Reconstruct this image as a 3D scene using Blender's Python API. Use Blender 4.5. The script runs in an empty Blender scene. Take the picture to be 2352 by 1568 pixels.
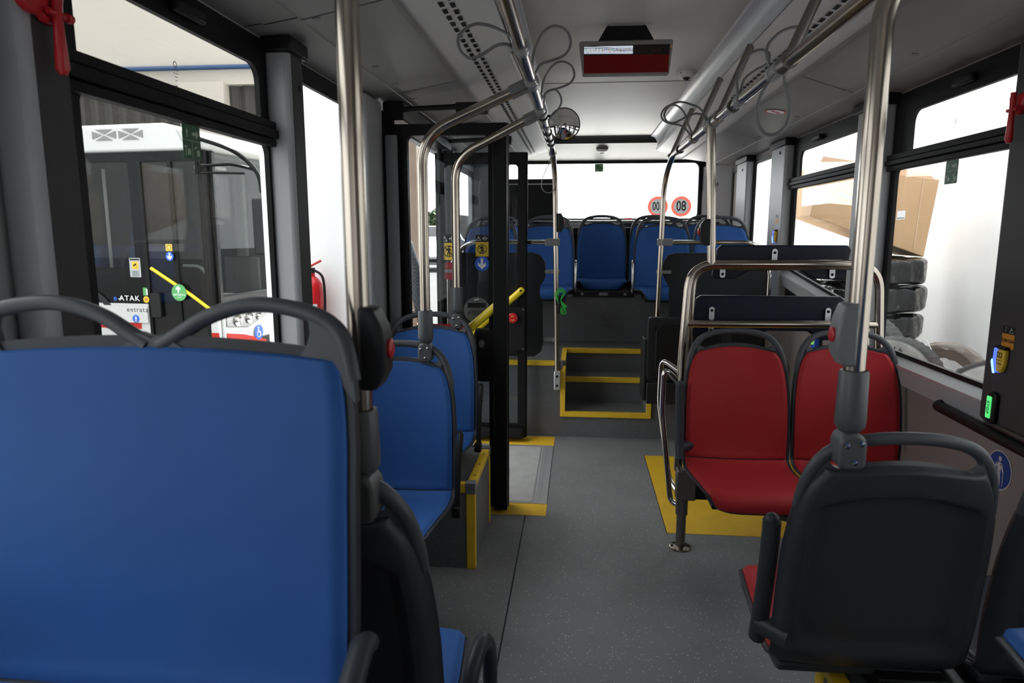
import bpy, bmesh, math, random
import numpy as np
from mathutils import Matrix, Vector

random.seed(7)
PI = math.pi
SC = bpy.context.scene
COL = SC.collection

# ------------------------------------------------------------------ camera
CAM_H = 1.40
PITCH = math.radians(9.130)
YAW = math.radians(5.503)
cam_d = bpy.data.cameras.new('camera')
cam_d.sensor_width = 36.0
cam_d.lens = 24.0
cam_d.clip_start = 0.02
cam_d.clip_end = 200
cam_d.dof.use_dof = True
cam_d.dof.focus_distance = 3.1
cam_d.dof.aperture_fstop = 5.6
cam = bpy.data.objects.new('camera', cam_d)
cam.location = (0, 0, CAM_H)
cam.rotation_euler = (PI / 2 - PITCH, 0, YAW)
COL.objects.link(cam)
SC.camera = cam

# ------------------------------------------------------------------ light
SC.view_settings.view_transform = 'Standard'
SC.view_settings.look = 'None'
SC.view_settings.gamma = 1.0
SC.view_settings.exposure = 0.0
SC.view_settings.use_curve_mapping = False
world = bpy.data.worlds.new('world')
SC.world = world
world.use_nodes = True
bg = world.node_tree.nodes['Background']
bg.inputs[0].default_value = (0.97, 0.985, 1.0, 1)
# overcast sky, brightest beyond the rear of the bus (+y)
SKY_BASE, SKY_REAR, SKY_LEFT, SKY_FRONT, SKY_TOP = 0.18, 8.0, 2.2, 0.36, 2.8
_n = world.node_tree.nodes
_l = world.node_tree.links
_tc = _n.new('ShaderNodeTexCoord')
_sp = _n.new('ShaderNodeSeparateXYZ')
_l.new(_tc.outputs['Generated'], _sp.inputs[0])


def _ramp(sock, sign, lo, hi, amount):
    m0 = _n.new('ShaderNodeMath')
    m0.operation = 'MULTIPLY'
    m0.inputs[1].default_value = sign
    _l.new(sock, m0.inputs[0])
    mr = _n.new('ShaderNodeMapRange')
    mr.interpolation_type = 'SMOOTHSTEP'
    for k_, v_ in enumerate((lo, hi, 0.0, amount)):
        mr.inputs[k_ + 1].default_value = v_
    _l.new(m0.outputs[0], mr.inputs[0])
    return mr.outputs[0]


def _add(p, q):
    m0 = _n.new('ShaderNodeMath')
    m0.operation = 'ADD'
    if isinstance(q, float):
        m0.inputs[1].default_value = q
    else:
        _l.new(q, m0.inputs[1])
    _l.new(p, m0.inputs[0])
    return m0.outputs[0]


_s = _add(_ramp(_sp.outputs['Y'], 1, 0.2, 0.95, SKY_REAR), _ramp(_sp.outputs['X'], -1, -0.1, 0.8, SKY_LEFT))
_s = _add(_s, _ramp(_sp.outputs['Y'], -1, 0.0, 0.8, SKY_FRONT))
_s = _add(_s, _ramp(_sp.outputs['Z'], 1, 0.35, 0.95, SKY_TOP))
_l.new(_add(_s, SKY_BASE), bg.inputs[1])

# high sun beyond the rear of the bus: it lights the pale yard behind, which throws light up to the ceiling
sun_d = bpy.data.lights.new('sun', 'SUN')
sun_d.energy = 30.0
sun_d.angle = math.radians(4)
sun_d.color = (1.0, 0.97, 0.93)
sun = bpy.data.objects.new('sun', sun_d)
sun.location = (0, 30, 40)
sun.rotation_euler = (math.radians(-25), 0, 0)
COL.objects.link(sun)

# ------------------------------------------------------------------ materials
MATS = {}


def mat(name, col, rough=0.5, metal=0.0, var=0.0, vscale=20.0, bump=0.0, bscale=200.0, spec=0.5, emit=None, estr=1.0, coat=0.0, bdist=0.002):
    m = bpy.data.materials.new(name)
    m.use_nodes = True
    nt = m.node_tree
    p = nt.nodes['Principled BSDF']
    p.inputs['Base Color'].default_value = (*col, 1)
    p.inputs['Roughness'].default_value = rough
    p.inputs['Metallic'].default_value = metal
    p.inputs['Specular IOR Level'].default_value = spec
    p.inputs['Coat Weight'].default_value = coat
    tc = nt.nodes.new('ShaderNodeTexCoord')
    if var > 0:
        n = nt.nodes.new('ShaderNodeTexNoise')
        n.inputs['Scale'].default_value = vscale
        n.inputs['Detail'].default_value = 4
        nt.links.new(tc.outputs['Object'], n.inputs['Vector'])
        mr = nt.nodes.new('ShaderNodeMapRange')
        mr.inputs[1].default_value = 0.3
        mr.inputs[2].default_value = 0.7
        mr.inputs[3].default_value = 1 - var
        mr.inputs[4].default_value = 1 + var
        nt.links.new(n.outputs[0], mr.inputs[0])
        hv = nt.nodes.new('ShaderNodeHueSaturation')
        hv.inputs['Color'].default_value = (*col, 1)
        nt.links.new(mr.outputs[0], hv.inputs['Value'])
        nt.links.new(hv.outputs[0], p.inputs['Base Color'])
    if bump > 0:
        n2 = nt.nodes.new('ShaderNodeTexNoise')
        n2.inputs['Scale'].default_value = bscale
        n2.inputs['Detail'].default_value = 2
        nt.links.new(tc.outputs['Object'], n2.inputs['Vector'])
        b = nt.nodes.new('ShaderNodeBump')
        b.inputs['Strength'].default_value = bump
        b.inputs['Distance'].default_value = bdist
        nt.links.new(n2.outputs[0], b.inputs['Height'])
        nt.links.new(b.outputs[0], p.inputs['Normal'])
    if emit:
        p.inputs['Emission Color'].default_value = (*emit, 1)
        p.inputs['Emission Strength'].default_value = estr
    MATS[name] = m
    return m


def floor_mat(name, base, fleck):
    m = mat(name, base, rough=0.5, spec=0.3, var=0.10, vscale=3.0, bump=0.08, bscale=300)
    nt = m.node_tree
    p = nt.nodes['Principled BSDF']
    src = p.inputs['Base Color'].links[0].from_socket
    tc = [n for n in nt.nodes if n.type == 'TEX_COORD'][0]
    v = nt.nodes.new('ShaderNodeTexVoronoi')
    v.inputs['Scale'].default_value = 95
    nt.links.new(tc.outputs['Object'], v.inputs['Vector'])
    sx = nt.nodes.new('ShaderNodeSeparateColor')
    nt.links.new(v.outputs['Color'], sx.inputs[0])
    lt = nt.nodes.new('ShaderNodeMath')
    lt.operation = 'MULTIPLY'
    g = nt.nodes.new('ShaderNodeMath')
    g.operation = 'GREATER_THAN'
    g.inputs[1].default_value = 0.62
    nt.links.new(sx.outputs[0], g.inputs[0])
    l = nt.nodes.new('ShaderNodeMath')
    l.operation = 'LESS_THAN'
    l.inputs[1].default_value = 0.16
    nt.links.new(v.outputs['Distance'], l.inputs[0])
    nt.links.new(g.outputs[0], lt.inputs[0])
    nt.links.new(l.outputs[0], lt.inputs[1])
    mx = nt.nodes.new('ShaderNodeMix')
    mx.data_type = 'RGBA'
    nt.links.new(lt.outputs[0], mx.inputs['Factor'])
    nt.links.new(src, mx.inputs[6])
    mx.inputs[7].default_value = (*fleck, 1)
    nt.links.new(mx.outputs[2], p.inputs['Base Color'])
    return m


def glass_mat(name, tint=(0.95, 0.97, 0.97), fac=0.012):
    m = bpy.data.materials.new(name)
    m.use_nodes = True
    nt = m.node_tree
    nt.nodes.remove(nt.nodes['Principled BSDF'])
    out = [n for n in nt.nodes if n.type == 'OUTPUT_MATERIAL'][0]
    t = nt.nodes.new('ShaderNodeBsdfTransparent')
    t.inputs[0].default_value = (*tint, 1)
    gl = nt.nodes.new('ShaderNodeBsdfGlossy')
    gl.inputs['Roughness'].default_value = 0.01
    ge = nt.nodes.new('ShaderNodeNewGeometry')
    dp = nt.nodes.new('ShaderNodeVectorMath')
    dp.operation = 'DOT_PRODUCT'
    nt.links.new(ge.outputs['Normal'], dp.inputs[0])
    nt.links.new(ge.outputs['Incoming'], dp.inputs[1])
    ab = nt.nodes.new('ShaderNodeMath')
    ab.operation = 'ABSOLUTE'
    nt.links.new(dp.outputs['Value'], ab.inputs[0])
    iv = nt.nodes.new('ShaderNodeMath')
    iv.operation = 'SUBTRACT'
    iv.inputs[0].default_value = 1.0
    nt.links.new(ab.outputs[0], iv.inputs[1])
    pw = nt.nodes.new('ShaderNodeMath')
    pw.operation = 'POWER'
    pw.inputs[1].default_value = 5.0
    nt.links.new(iv.outputs[0], pw.inputs[0])
    mul = nt.nodes.new('ShaderNodeMath')
    mul.operation = 'MULTIPLY_ADD'
    mul.inputs[1].default_value = 0.35
    mul.inputs[2].default_value = fac
    nt.links.new(pw.outputs[0], mul.inputs[0])
    mx = nt.nodes.new('ShaderNodeMixShader')
    nt.links.new(mul.outputs[0], mx.inputs[0])
    nt.links.new(t.outputs[0], mx.inputs[1])
    nt.links.new(gl.outputs[0], mx.inputs[2])
    nt.links.new(mx.outputs[0], out.inputs[0])
    MATS[name] = m
    return m


def film_mat(name, col):
    """thin printed film: light passes through it"""
    m = bpy.data.materials.new(name)
    m.use_nodes = True
    nt = m.node_tree
    nt.nodes.remove(nt.nodes['Principled BSDF'])
    out = [n for n in nt.nodes if n.type == 'OUTPUT_MATERIAL'][0]
    d = nt.nodes.new('ShaderNodeBsdfDiffuse')
    d.inputs[0].default_value = (*col, 1)
    t = nt.nodes.new('ShaderNodeBsdfTranslucent')
    t.inputs[0].default_value = (*col, 1)
    mx = nt.nodes.new('ShaderNodeMixShader')
    mx.inputs[0].default_value = 0.75
    nt.links.new(d.outputs[0], mx.inputs[1])
    nt.links.new(t.outputs[0], mx.inputs[2])
    nt.links.new(mx.outputs[0], out.inputs[0])
    MATS[name] = m
    return m


def clear_mat(name, tint, alpha, rough=0.15):
    m = bpy.data.materials.new(name)
    m.use_nodes = True
    p = m.node_tree.nodes['Principled BSDF']
    p.inputs['Base Color'].default_value = (*tint, 1)
    p.inputs['Alpha'].default_value = alpha
    p.inputs['Roughness'].default_value = rough
    MATS[name] = m
    return m


M_FLOOR = floor_mat('speckled_vinyl', (0.185, 0.188, 0.193), (0.8, 0.75, 0.75))
M_CARPET = floor_mat('speckled_vinyl_dark', (0.120, 0.123, 0.127), (0.45, 0.45, 0.45))
M_CEIL = mat('ceiling_panel', (0.54, 0.53, 0.505), 0.5, var=0.05, vscale=2)
M_SIDEP = mat('side_duct_panel', (0.23, 0.226, 0.22), 0.5, var=0.04, vscale=2)
M_VENT = mat('vent_panel', (0.55, 0.545, 0.54), 0.5)
M_COVE = mat('cove_trim', (0.52, 0.53, 0.56), 0.3)
M_WALL = mat('wall_laminate', (0.24, 0.21, 0.197), 0.6, var=0.06, vscale=4)
M_PILLAR = mat("pillar_plastic", (0.36, 0.365, 0.375), 0.5, bump=0.05)
M_PILDARK = mat('pillar_dark', (0.055, 0.053, 0.053), 0.55, spec=0.2)
M_CUP = mat('socket_grey', (0.075, 0.078, 0.082), 0.4)
M_BLACK = mat('black_frame', (0.006, 0.006, 0.0065), 0.5, spec=0.18)
M_RUBBER = mat('black_rubber', (0.008, 0.008, 0.008), 0.6, spec=0.18)
M_GLASS = glass_mat('window_glass')
M_DGLASS = glass_mat('door_glass', (0.86, 0.88, 0.89), 0.03)
M_BLUE = mat('blue_vinyl', (0.027, 0.095, 0.30), 0.55, var=0.05, vscale=6, bump=0.12, bscale=500, spec=0.15)
M_RED = mat('red_vinyl', (0.37, 0.022, 0.027), 0.5, var=0.05, vscale=6, bump=0.12, bscale=500, spec=0.2)
M_SHELL = mat('grey_shell_plastic', (0.032, 0.035, 0.042), 0.45, bump=0.08, bscale=400, spec=0.25)
M_HANDLE = mat('grey_handle_plastic', (0.060, 0.064, 0.072), 0.42, bump=0.06, bscale=400, spec=0.3)
M_DARK = mat('dark_grey_plastic', (0.017, 0.018, 0.020), 0.5, spec=0.22)
M_BLACKPL = mat('black_plastic', (0.009, 0.009, 0.0095), 0.45, spec=0.25)
M_GREYPL = mat('mid_grey_plastic', (0.16, 0.165, 0.17), 0.4)
M_STEEL = mat('brushed_steel', (0.46, 0.405, 0.345), 0.19, metal=1.0)
M_CHROME = mat('polished_steel', (0.62, 0.60, 0.57), 0.12, metal=1.0)
M_DSTEEL = mat('dark_steel', (0.25, 0.23, 0.21), 0.35, metal=1.0)
M_ALU = mat('aluminium', (0.62, 0.63, 0.65), 0.35, metal=0.7)
M_YEL = mat('yellow_edge', (0.82, 0.53, 0.025), 0.5, var=0.06, vscale=15)
M_YELF = mat('yellow_floor_vinyl', (0.72, 0.44, 0.018), 0.55, var=0.08, vscale=8, bump=0.1, bscale=300)
M_YELTUBE = mat('yellow_enamel', (0.80, 0.62, 0.02), 0.25)
M_RAMP = mat('ramp_plate', (0.35, 0.355, 0.345), 0.5, var=0.1, vscale=12, bump=0.1)
M_NAVY = mat('navy_pad', (0.005, 0.008, 0.020), 0.45, spec=0.25)
M_WHITE = mat('white', (0.8, 0.8, 0.8), 0.5)
M_REDP = mat('red_plastic', (0.48, 0.012, 0.018), 0.35)
M_SIGNRED = mat('sign_red', (0.55, 0.03, 0.03), 0.5)
M_SIGNBLUE = mat('sign_blue', (0.02, 0.12, 0.62), 0.45)
M_DEEPBLUE = mat('sign_deep_blue', (0.008, 0.06, 0.26), 0.45)
M_SIGNYEL = mat('sign_yellow', (0.75, 0.50, 0.03), 0.5)
M_SIGNGREEN = mat('sign_green', (0.012, 0.09, 0.04), 0.5)
M_PALEGREEN = mat('sign_pale_green', (0.30, 0.42, 0.28), 0.5)
M_BRGREEN = mat('bright_green', (0.10, 0.40, 0.12), 0.5)
M_ORANGE = mat('label_orange', (0.60, 0.24, 0.015), 0.5)
M_INK = mat('ink_black', (0.006, 0.006, 0.006), 0.5)
M_CORD = mat('green_cord', (0.02, 0.42, 0.04), 0.4)
M_STRAP = clear_mat('strap_rubber', (0.16, 0.16, 0.165), 0.9, 0.3)
M_CLEARPL = clear_mat('clear_bracket', (0.45, 0.45, 0.46), 0.55, 0.12)
M_MIRROR = mat('mirror', (0.9, 0.9, 0.9), 0.02, metal=1.0)
M_STOPG = mat('stop_light', (0.1, 0.6, 0.2), 0.4, emit=(0.10, 0.85, 0.22), estr=0.9)
M_BLUELED = mat('blue_led', (0.1, 0.2, 0.9), 0.3, emit=(0.08, 0.16, 1.0), estr=1.2)
M_BLUEHI = mat('blue_led_bright', (0.4, 0.7, 1.0), 0.3, emit=(0.35, 0.65, 1.0), estr=1.4)


# ------------------------------------------------------------------ geometry helpers
class MB:
    """collects shapes; build() links them as one mesh object"""

    def __init__(self):
        self.v = []
        self.f = []
        self.M = Matrix.Identity(4)

    def add(self, vs, fs):
        n = len(self.v)
        self.v += [tuple(self.M @ Vector(p)) for p in vs]
        self.f += [tuple(i + n for i in f) for f in fs]
        return self

    def box(self, x0, x1, y0, y1, z0, z1):
        vs = [(x, y, z) for z in (z0, z1) for y in (y0, y1) for x in (x0, x1)]
        return self.add(vs, [(0, 2, 3, 1), (4, 5, 7, 6), (0, 1, 5, 4), (2, 6, 7, 3), (0, 4, 6, 2), (1, 3, 7, 5)])

    def prism(self, pts, depth, axis='y', at=0.0):
        """closed 2-D outline extruded by depth along axis; pts are the two other coordinates"""
        n = len(pts)

        def P(a, b, d):
            return {'y': (a, d, b), 'x': (d, a, b), 'z': (a, b, d)}[axis]
        vs = [P(a, b, at) for a, b in pts] + [P(a, b, at + depth) for a, b in pts]
        fs = [tuple(range(n)), tuple(range(2 * n - 1, n - 1, -1))]
        fs += [(i, i + n, (i + 1) % n + n, (i + 1) % n) for i in range(n)]
        return self.add(vs, fs)

    def tube(self, path, r, n=12, closed=False, caps=True, sy=1.0):
        P = [Vector(p) for p in path]
        m = len(P)
        rr = r if hasattr(r, '__len__') else [r] * m
        T = []
        for i in range(m):
            a = P[(i - 1) % m] if (closed or i > 0) else P[i]
            b = P[(i + 1) % m] if (closed or i < m - 1) else P[i]
            T.append((b - a).normalized())
        ref = Vector((0, 0, 1)) if abs(T[0].z) < 0.9 else Vector((1, 0, 0))
        N = (ref - T[0] * ref.dot(T[0])).normalized()
        vs = []
        for i in range(m):
            N = N - T[i] * N.dot(T[i])
            if N.length < 1e-6:
                N = T[i].orthogonal()
            N.normalize()
            B = T[i].cross(N)
            for k in range(n):
                a = 2 * PI * k / n
                vs.append(tuple(P[i] + N * (math.cos(a) * rr[i] * sy) + B * (math.sin(a) * rr[i])))
        fs = []
        for i in range(m if closed else m - 1):
            j = (i + 1) % m
            for k in range(n):
                l = (k + 1) % n
                fs.append((i * n + k, i * n + l, j * n + l, j * n + k))
        if caps and not closed:
            fs.append(tuple(range(n - 1, -1, -1)))
            fs.append(tuple((m - 1) * n + k for k in range(n)))
        return self.add(vs, fs)

    def lathe(self, prof, n=24, axis='z'):
        """prof: (r, h) pairs around local axis through origin"""
        vs = []
        for r, h in prof:
            for k in range(n):
                a = 2 * PI * k / n
                c, s = r * math.cos(a), r * math.sin(a)
                vs.append({'z': (c, s, h), 'y': (c, h, s), 'x': (h, c, s)}[axis])
        fs = []
        for i in range(len(prof) - 1):
            for k in range(n):
                l = (k + 1) % n
                fs.append((i * n + k, i * n + l, (i + 1) * n + l, (i + 1) * n + k))
        fs.append(tuple(range(n)))
        fs.append(tuple((len(prof) - 1) * n + k for k in range(n)))
        return self.add(vs, fs)

    def ball(self, c, r, sc=(1, 1, 1), n=16):
        prof = [(max(r * math.sin(PI * i / n), 1e-5), -r * math.cos(PI * i / n)) for i in range(n + 1)]
        old = self.M
        self.M = old @ Matrix.Translation(c) @ Matrix.Diagonal((*sc, 1))
        self.lathe(prof, 2 * n)
        self.M = old
        return self

    def at(self, M):
        self.M = M
        return self

    def build(self, name, m, parent=None, smooth=True, bevel=0.0, seg=2, loc=None):
        me = bpy.data.meshes.new(name)
        me.from_pydata(self.v, [], self.f)
        bm = bmesh.new()
        bm.from_mesh(me)
        bmesh.ops.recalc_face_normals(bm, faces=bm.faces)
        bm.to_mesh(me)
        bm.free()
        me.materials.append(m)
        return link(name, me, parent, smooth, bevel, seg)


def link(name, me, parent=None, smooth=True, bevel=0.0, seg=2):
    o = bpy.data.objects.new(name, me)
    COL.objects.link(o)
    if parent is not None:
        o.parent = parent
    if bevel > 0:
        b = o.modifiers.new('bevel', 'BEVEL')
        b.width = bevel
        b.segments = seg
        b.limit_method = 'ANGLE'
        b.angle_limit = math.radians(40)
    if smooth:
        me.polygons.foreach_set('use_smooth', [True] * len(me.polygons))
        me.set_sharp_from_angle(angle=math.radians(38))
    me.update()
    return o


def tag(o, label=None, cat=None, group=None, kind=None):
    if label:
        o['label'] = label
    if cat:
        o['category'] = cat
    if group:
        o['group'] = group
    if kind:
        o['kind'] = kind
    return o


def thing(name, label, cat, loc=(0, 0, 0), rz=0.0, group=None):
    o = bpy.data.objects.new(name, None)
    o.empty_display_size = 0.1
    o.location = loc
    o.rotation_euler = (0, 0, rz)
    COL.objects.link(o)
    return tag(o, label, cat, group)


def dup(root, loc, rz=0.0, label=None, group=None, name=None):
    r = root.copy()
    COL.objects.link(r)
    r.location = loc
    r.rotation_euler = (0, 0, rz)
    if label:
        r['label'] = label
    if group:
        r['group'] = group
    for ch in list(root.children):
        c = ch.copy()
        COL.objects.link(c)
        c.parent = r
        for g in ch.children:
            d = g.copy()
            COL.objects.link(d)
            d.parent = c
    return r


def struct(o):
    o['kind'] = 'structure'
    return o


def rrect(x0, x1, z0, z1, r, n=6):
    """rounded rectangle outline; r is one radius or four (bl, br, tr, tl)"""
    R = r if hasattr(r, '__len__') else (r,) * 4
    out = []
    for (cx, cz, a0, q) in ((x0 + R[0], z0 + R[0], PI, R[0]), (x1 - R[1], z0 + R[1], 1.5 * PI, R[1]),
                            (x1 - R[2], z1 - R[2], 0, R[2]), (x0 + R[3], z1 - R[3], 0.5 * PI, R[3])):
        for k in range(n + 1):
            a = a0 + 0.5 * PI * k / n
            out.append((cx + q * math.cos(a), cz + q * math.sin(a)))
    return out


def circ(cx, cz, r, n=40):
    return [(cx + r * math.cos(2 * PI * k / n), cz + r * math.sin(2 * PI * k / n)) for k in range(n)]


def smooth_path(pts, n=6, closed=False):
    P = [Vector(p) for p in pts]
    m = len(P)
    out = []
    rng = range(m) if closed else range(m - 1)
    for i in rng:
        if closed:
            a, b, c, d = P[(i - 1) % m], P[i], P[(i + 1) % m], P[(i + 2) % m]
        else:
            a, b, c, d = P[max(i - 1, 0)], P[i], P[i + 1], P[min(i + 2, m - 1)]
        for k in range(n):
            t = k / n
            out.append(0.5 * ((2 * b) + (c - a) * t + (2 * a - 5 * b + 4 * c - d) * t * t + (3 * b - a - 3 * c + d) * t ** 3))
    if not closed:
        out.append(P[-1])
    return [tuple(p) for p in out]


def bend(pts, r=0.08, n=6):
    """polyline with its inner corners rounded by radius r"""
    P = [Vector(p) for p in pts]
    out = [P[0]]
    for i in range(1, len(P) - 1):
        a, b, c = P[i - 1], P[i], P[i + 1]
        u, w = (a - b), (c - b)
        q = min(r, u.length * 0.49, w.length * 0.49)
        s, e = b + u.normalized() * q, b + w.normalized() * q
        for k in range(n + 1):
            t = k / n
            out.append(s * (1 - t) ** 2 + b * 2 * t * (1 - t) + e * t * t)
    out.append(P[-1])
    return [tuple(p) for p in out]


def frame_mesh(outer, holes, axis, at, thick):
    """plate with holes: outlines in 2-D, extruded"""
    bm = bmesh.new()

    def P(a, b, d):
        return {'y': (a, d, b), 'x': (d, a, b), 'z': (a, b, d)}[axis]
    edges = []
    for loop in [outer] + holes:
        vs = [bm.verts.new(P(a, b, at)) for a, b in loop]
        for i in range(len(vs)):
            edges.append(bm.edges.new((vs[i], vs[(i + 1) % len(vs)])))
    bmesh.ops.triangle_fill(bm, use_beauty=True, edges=edges)
    ret = bmesh.ops.extrude_face_region(bm, geom=bm.faces[:])
    d = {'y': (0, thick, 0), 'x': (thick, 0, 0), 'z': (0, 0, thick)}[axis]
    bmesh.ops.translate(bm, vec=d, verts=[e for e in ret['geom'] if isinstance(e, bmesh.types.BMVert)])
    bmesh.ops.recalc_face_normals(bm, faces=bm.faces)
    me = bpy.data.meshes.new('plate')
    bm.to_mesh(me)
    bm.free()
    return me


def text_mesh(txt, size, depth=0.0004, bold=False, spacing=1.0):
    cu = bpy.data.curves.new('txt', 'FONT')
    cu.body = txt
    cu.size = size
    cu.align_x = 'CENTER'
    cu.align_y = 'CENTER'
    cu.extrude = depth
    cu.space_character = spacing
    cu.offset = size * 0.012 if bold else 0.0
    o = bpy.data.objects.new('txt', cu)
    COL.objects.link(o)
    dg = bpy.context.evaluated_depsgraph_get()
    me = bpy.data.meshes.new_from_object(o.evaluated_get(dg))
    bpy.data.objects.remove(o)
    return me


# local frames for flat signs: (u right, v up, w out of the sign)
def face_frame(origin, u, v):
    u = Vector(u).normalized()
    v = Vector(v).normalized()
    w = u.cross(v)
    return Matrix(((u.x, v.x, w.x, origin[0]), (u.y, v.y, w.y, origin[1]), (u.z, v.z, w.z, origin[2]), (0, 0, 0, 1)))


FRONT = ((1, 0, 0), (0, 0, 1))       # sign facing the camera end of the bus (-y)
ON_RIGHT = ((0, -1, 0), (0, 0, 1))   # sign on the right wall, read from inside
ON_LEFT = ((0, 1, 0), (0, 0, 1))     # sign on the left wall, read from inside


def put_text(name, txt, size, F, u, v, w, m, parent=None, bold=False, spacing=1.0, mirror=False, rot=0.0, sx=1.0):
    me = text_mesh(txt, size, bold=bold, spacing=spacing)
    me.transform(F @ Matrix.Translation((u, v, w)) @ Matrix.Rotation(rot, 4, 'Z') @ Matrix.Diagonal(((-1 if mirror else 1) * sx, 1, 1, 1)))
    me.materials.clear()
    me.materials.append(m)
    if mirror:
        me.flip_normals()
    return link(name, me, parent, smooth=False)


def flat(name, pts, F, w, m, parent=None, t=0.0006):
    """thin flat sign layer: outline in the sign's own plane"""
    b = MB().at(F)
    b.prism(pts, t, 'z', w)
    return b.build(name, m, parent, smooth=False)

# ------------------------------------------------------------------ the setting: bus body
XL, XR, XC = -1.0, 1.4, 0.2
Y0, Y1 = -2.2, 6.9

b = MB()
b.box(XL, XR, Y0, 4.60, -0.12, 0.0)
floor = struct(b.build('floor', M_FLOOR, smooth=False))
b = MB().box(-0.2465, -0.2415, Y0, 3.225, 0.0, 0.0012)
b.build('floor_seam', M_DARK, floor, smooth=False)

# raised rear floor with a two-step recess
b = MB()
SX0, SX1 = -0.075, 0.475
b.box(XL, SX0, 4.58, 5.60, 0.0, 0.525)
b.box(SX1, XR, 4.58, 5.60, 0.0, 0.525)
b.box(SX0, SX1, 4.58, 4.90, 0.0, 0.175)
b.box(SX0, SX1, 4.90, 5.12, 0.0, 0.35)
b.box(SX0, SX1, 5.12, 5.60, 0.0, 0.525)
raised = struct(b.build('floor_raised', M_CARPET, smooth=False))
b = MB()
b.box(XL, XR, 5.50, Y1, 0.525, 0.885)
struct(b.build('wall_rear_bench', M_CARPET, smooth=False))
# yellow nosings of the steps
Z1, Z2, Z3 = 0.175, 0.35, 0.525
b = MB()
b.box(-0.108, SX0, 4.566, 4.585, 0.145, 0.5)
b.box(SX1, SX1 + 0.033, 4.566, 4.585, 0.145, 0.5)
b.box(-0.108, SX1 + 0.033, 4.565, 4.60, 0.145, 0.179)
b.box(SX0, SX1, 4.885, 4.925, Z2 - 0.03, Z2 + 0.004)
b.box(SX0 - 0.03, SX1 + 0.03, 5.105, 5.145, Z3 - 0.03, Z3 + 0.004)
b.box(SX0 - 0.033, SX0, 4.62, 5.11, Z3, Z3 + 0.004)
b.box(SX1, SX1 + 0.033, 4.62, 5.11, Z3, Z3 + 0.004)
b.box(XL + 0.1, -0.135, 4.566, 4.612, Z3 - 0.025, Z3 + 0.004)
b.build('step_edging', M_YEL, raised, smooth=False, bevel=0.002)
b = MB().box(-0.135, -0.092, 4.562, 4.62, Z3 - 0.045, Z3 + 0.007)
b.build('edging_corner', M_GREYPL, raised, bevel=0.004)

# side walls with window openings
def wall(name, x, thick, holes, m):
    me = frame_mesh([(Y0, -0.3), (Y1, -0.3), (Y1, 2.02), (Y0, 2.02)], holes, 'x', x, thick)
    me.materials.append(m)
    me.name = name
    return struct(link(name, me, smooth=False))


def rect(a, b_, c, d):
    return [(a, c), (b_, c), (b_, d), (a, d)]


W = {  # outer frames: y0, y1, z0, z1
    'L0': (-0.9, 1.06, 0.85, 1.99), 'L1': (1.2, 2.268, 0.85, 1.99), 'L2': (2.272, 3.1, 0.85, 1.99), 'L4': (5.35, 6.55, 1.08, 1.95),
    'R0': (0.2, 1.95, 0.83, 1.99), 'R1': (2.3, 3.43, 0.84, 1.99), 'R2': (3.46, 4.9, 0.96, 1.99), 'R3': (4.96, 5.94, 0.96, 1.96), 'R4': (5.98, 6.60, 0.96, 1.96)}
wl = wall('wall_left', XL, -0.05, [rect(*W[k]) for k in ('L0', 'L1', 'L2', 'L4')] + [rrect(3.27, 5.10, 0.001, 1.95, (0.001, 0.001, 0.06, 0.001), 5)], M_PILLAR)
wr = wall('wall_right', XR, 0.05, [rect(*W[k]) for k in ('R0', 'R1', 'R2', 'R3', 'R4')], M_WALL)

# front end (behind the camera): dash wall, windscreen opening and header
b = MB()
me = frame_mesh(rect(XL, XR, -0.3, 2.3), [rrect(-0.85, 1.25, 0.95, 1.9, 0.08)], 'y', Y0, -0.05)
me.materials.append(M_DARK)
struct(link('wall_front', me, smooth=False))

# rear wall with window
me = frame_mesh(rect(XL, XR, -0.3, 2.3), [rrect(-0.72, 1.145, 1.528, 2.055, 0.05)], 'y', Y1, 0.05)
me.materials.append(M_PILLAR)
rw = struct(link('wall_rear', me, smooth=False))
me = frame_mesh(rrect(-0.80, 1.20, 1.50, 2.10, 0.05), [rrect(-0.72, 1.143, 1.53, 2.054, 0.055)], 'y', Y1 - 0.02, 0.03)
me.materials.append(M_BLACK)
win = struct(link('window_9', me))
b = MB().box(-0.76, 1.17, Y1 + 0.012, Y1 + 0.016, 1.51, 2.08)
b.build('window_pane', M_GLASS, win, smooth=False)
# rear shelf behind the back row, with its bright rail
b = MB()
b.box(XL, XR, 6.36, Y1, 0.885, 1.44)
struct(b.build('wall_rear_shelf', M_DARK, smooth=False, bevel=0.01))
b = MB().tube([(XL + 0.1, 6.62, 1.495), (XR - 0.1, 6.62, 1.495)], 0.013)
for x in (-0.7, 0.2, 1.1):
    b.tube([(x, 6.62, 1.44), (x, 6.62, 1.495)], 0.01)
rr = tag(b.build('shelf_rail', M_CHROME), 'thin bright metal rail along the shelf behind the back row of blue seats', 'rail')
# corner posts
for s, nm in ((1, 'trim_1'), (-1, 'trim_2')):
    b = MB()
    x0, x1 = (1.18, XR) if s > 0 else (-0.78, XL)
    b.prism([(x0, Y1 - 0.02), (x0 + 0.03 * s, Y1 - 0.09), (x1 - 0.05 * s, 6.62), (x1, 6.56), (x1, Y1)], 1.12, 'z', 0.9)
    o = struct(b.build(nm, M_PILLAR, bevel=0.01))
    if s > 0:
        for z in (1.84, 1.54):
            q = MB().at(Matrix.Translation((1.285, 6.708, z)) @ Matrix.Rotation(-0.95, 4, 'Z') @ Matrix.Rotation(PI / 2, 4, 'X'))
            q.lathe([(0.001, 0.012), (0.014, 0.010), (0.018, 0.0)], 12)
            q.build('screw_cap', M_GREYPL, o)
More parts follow.
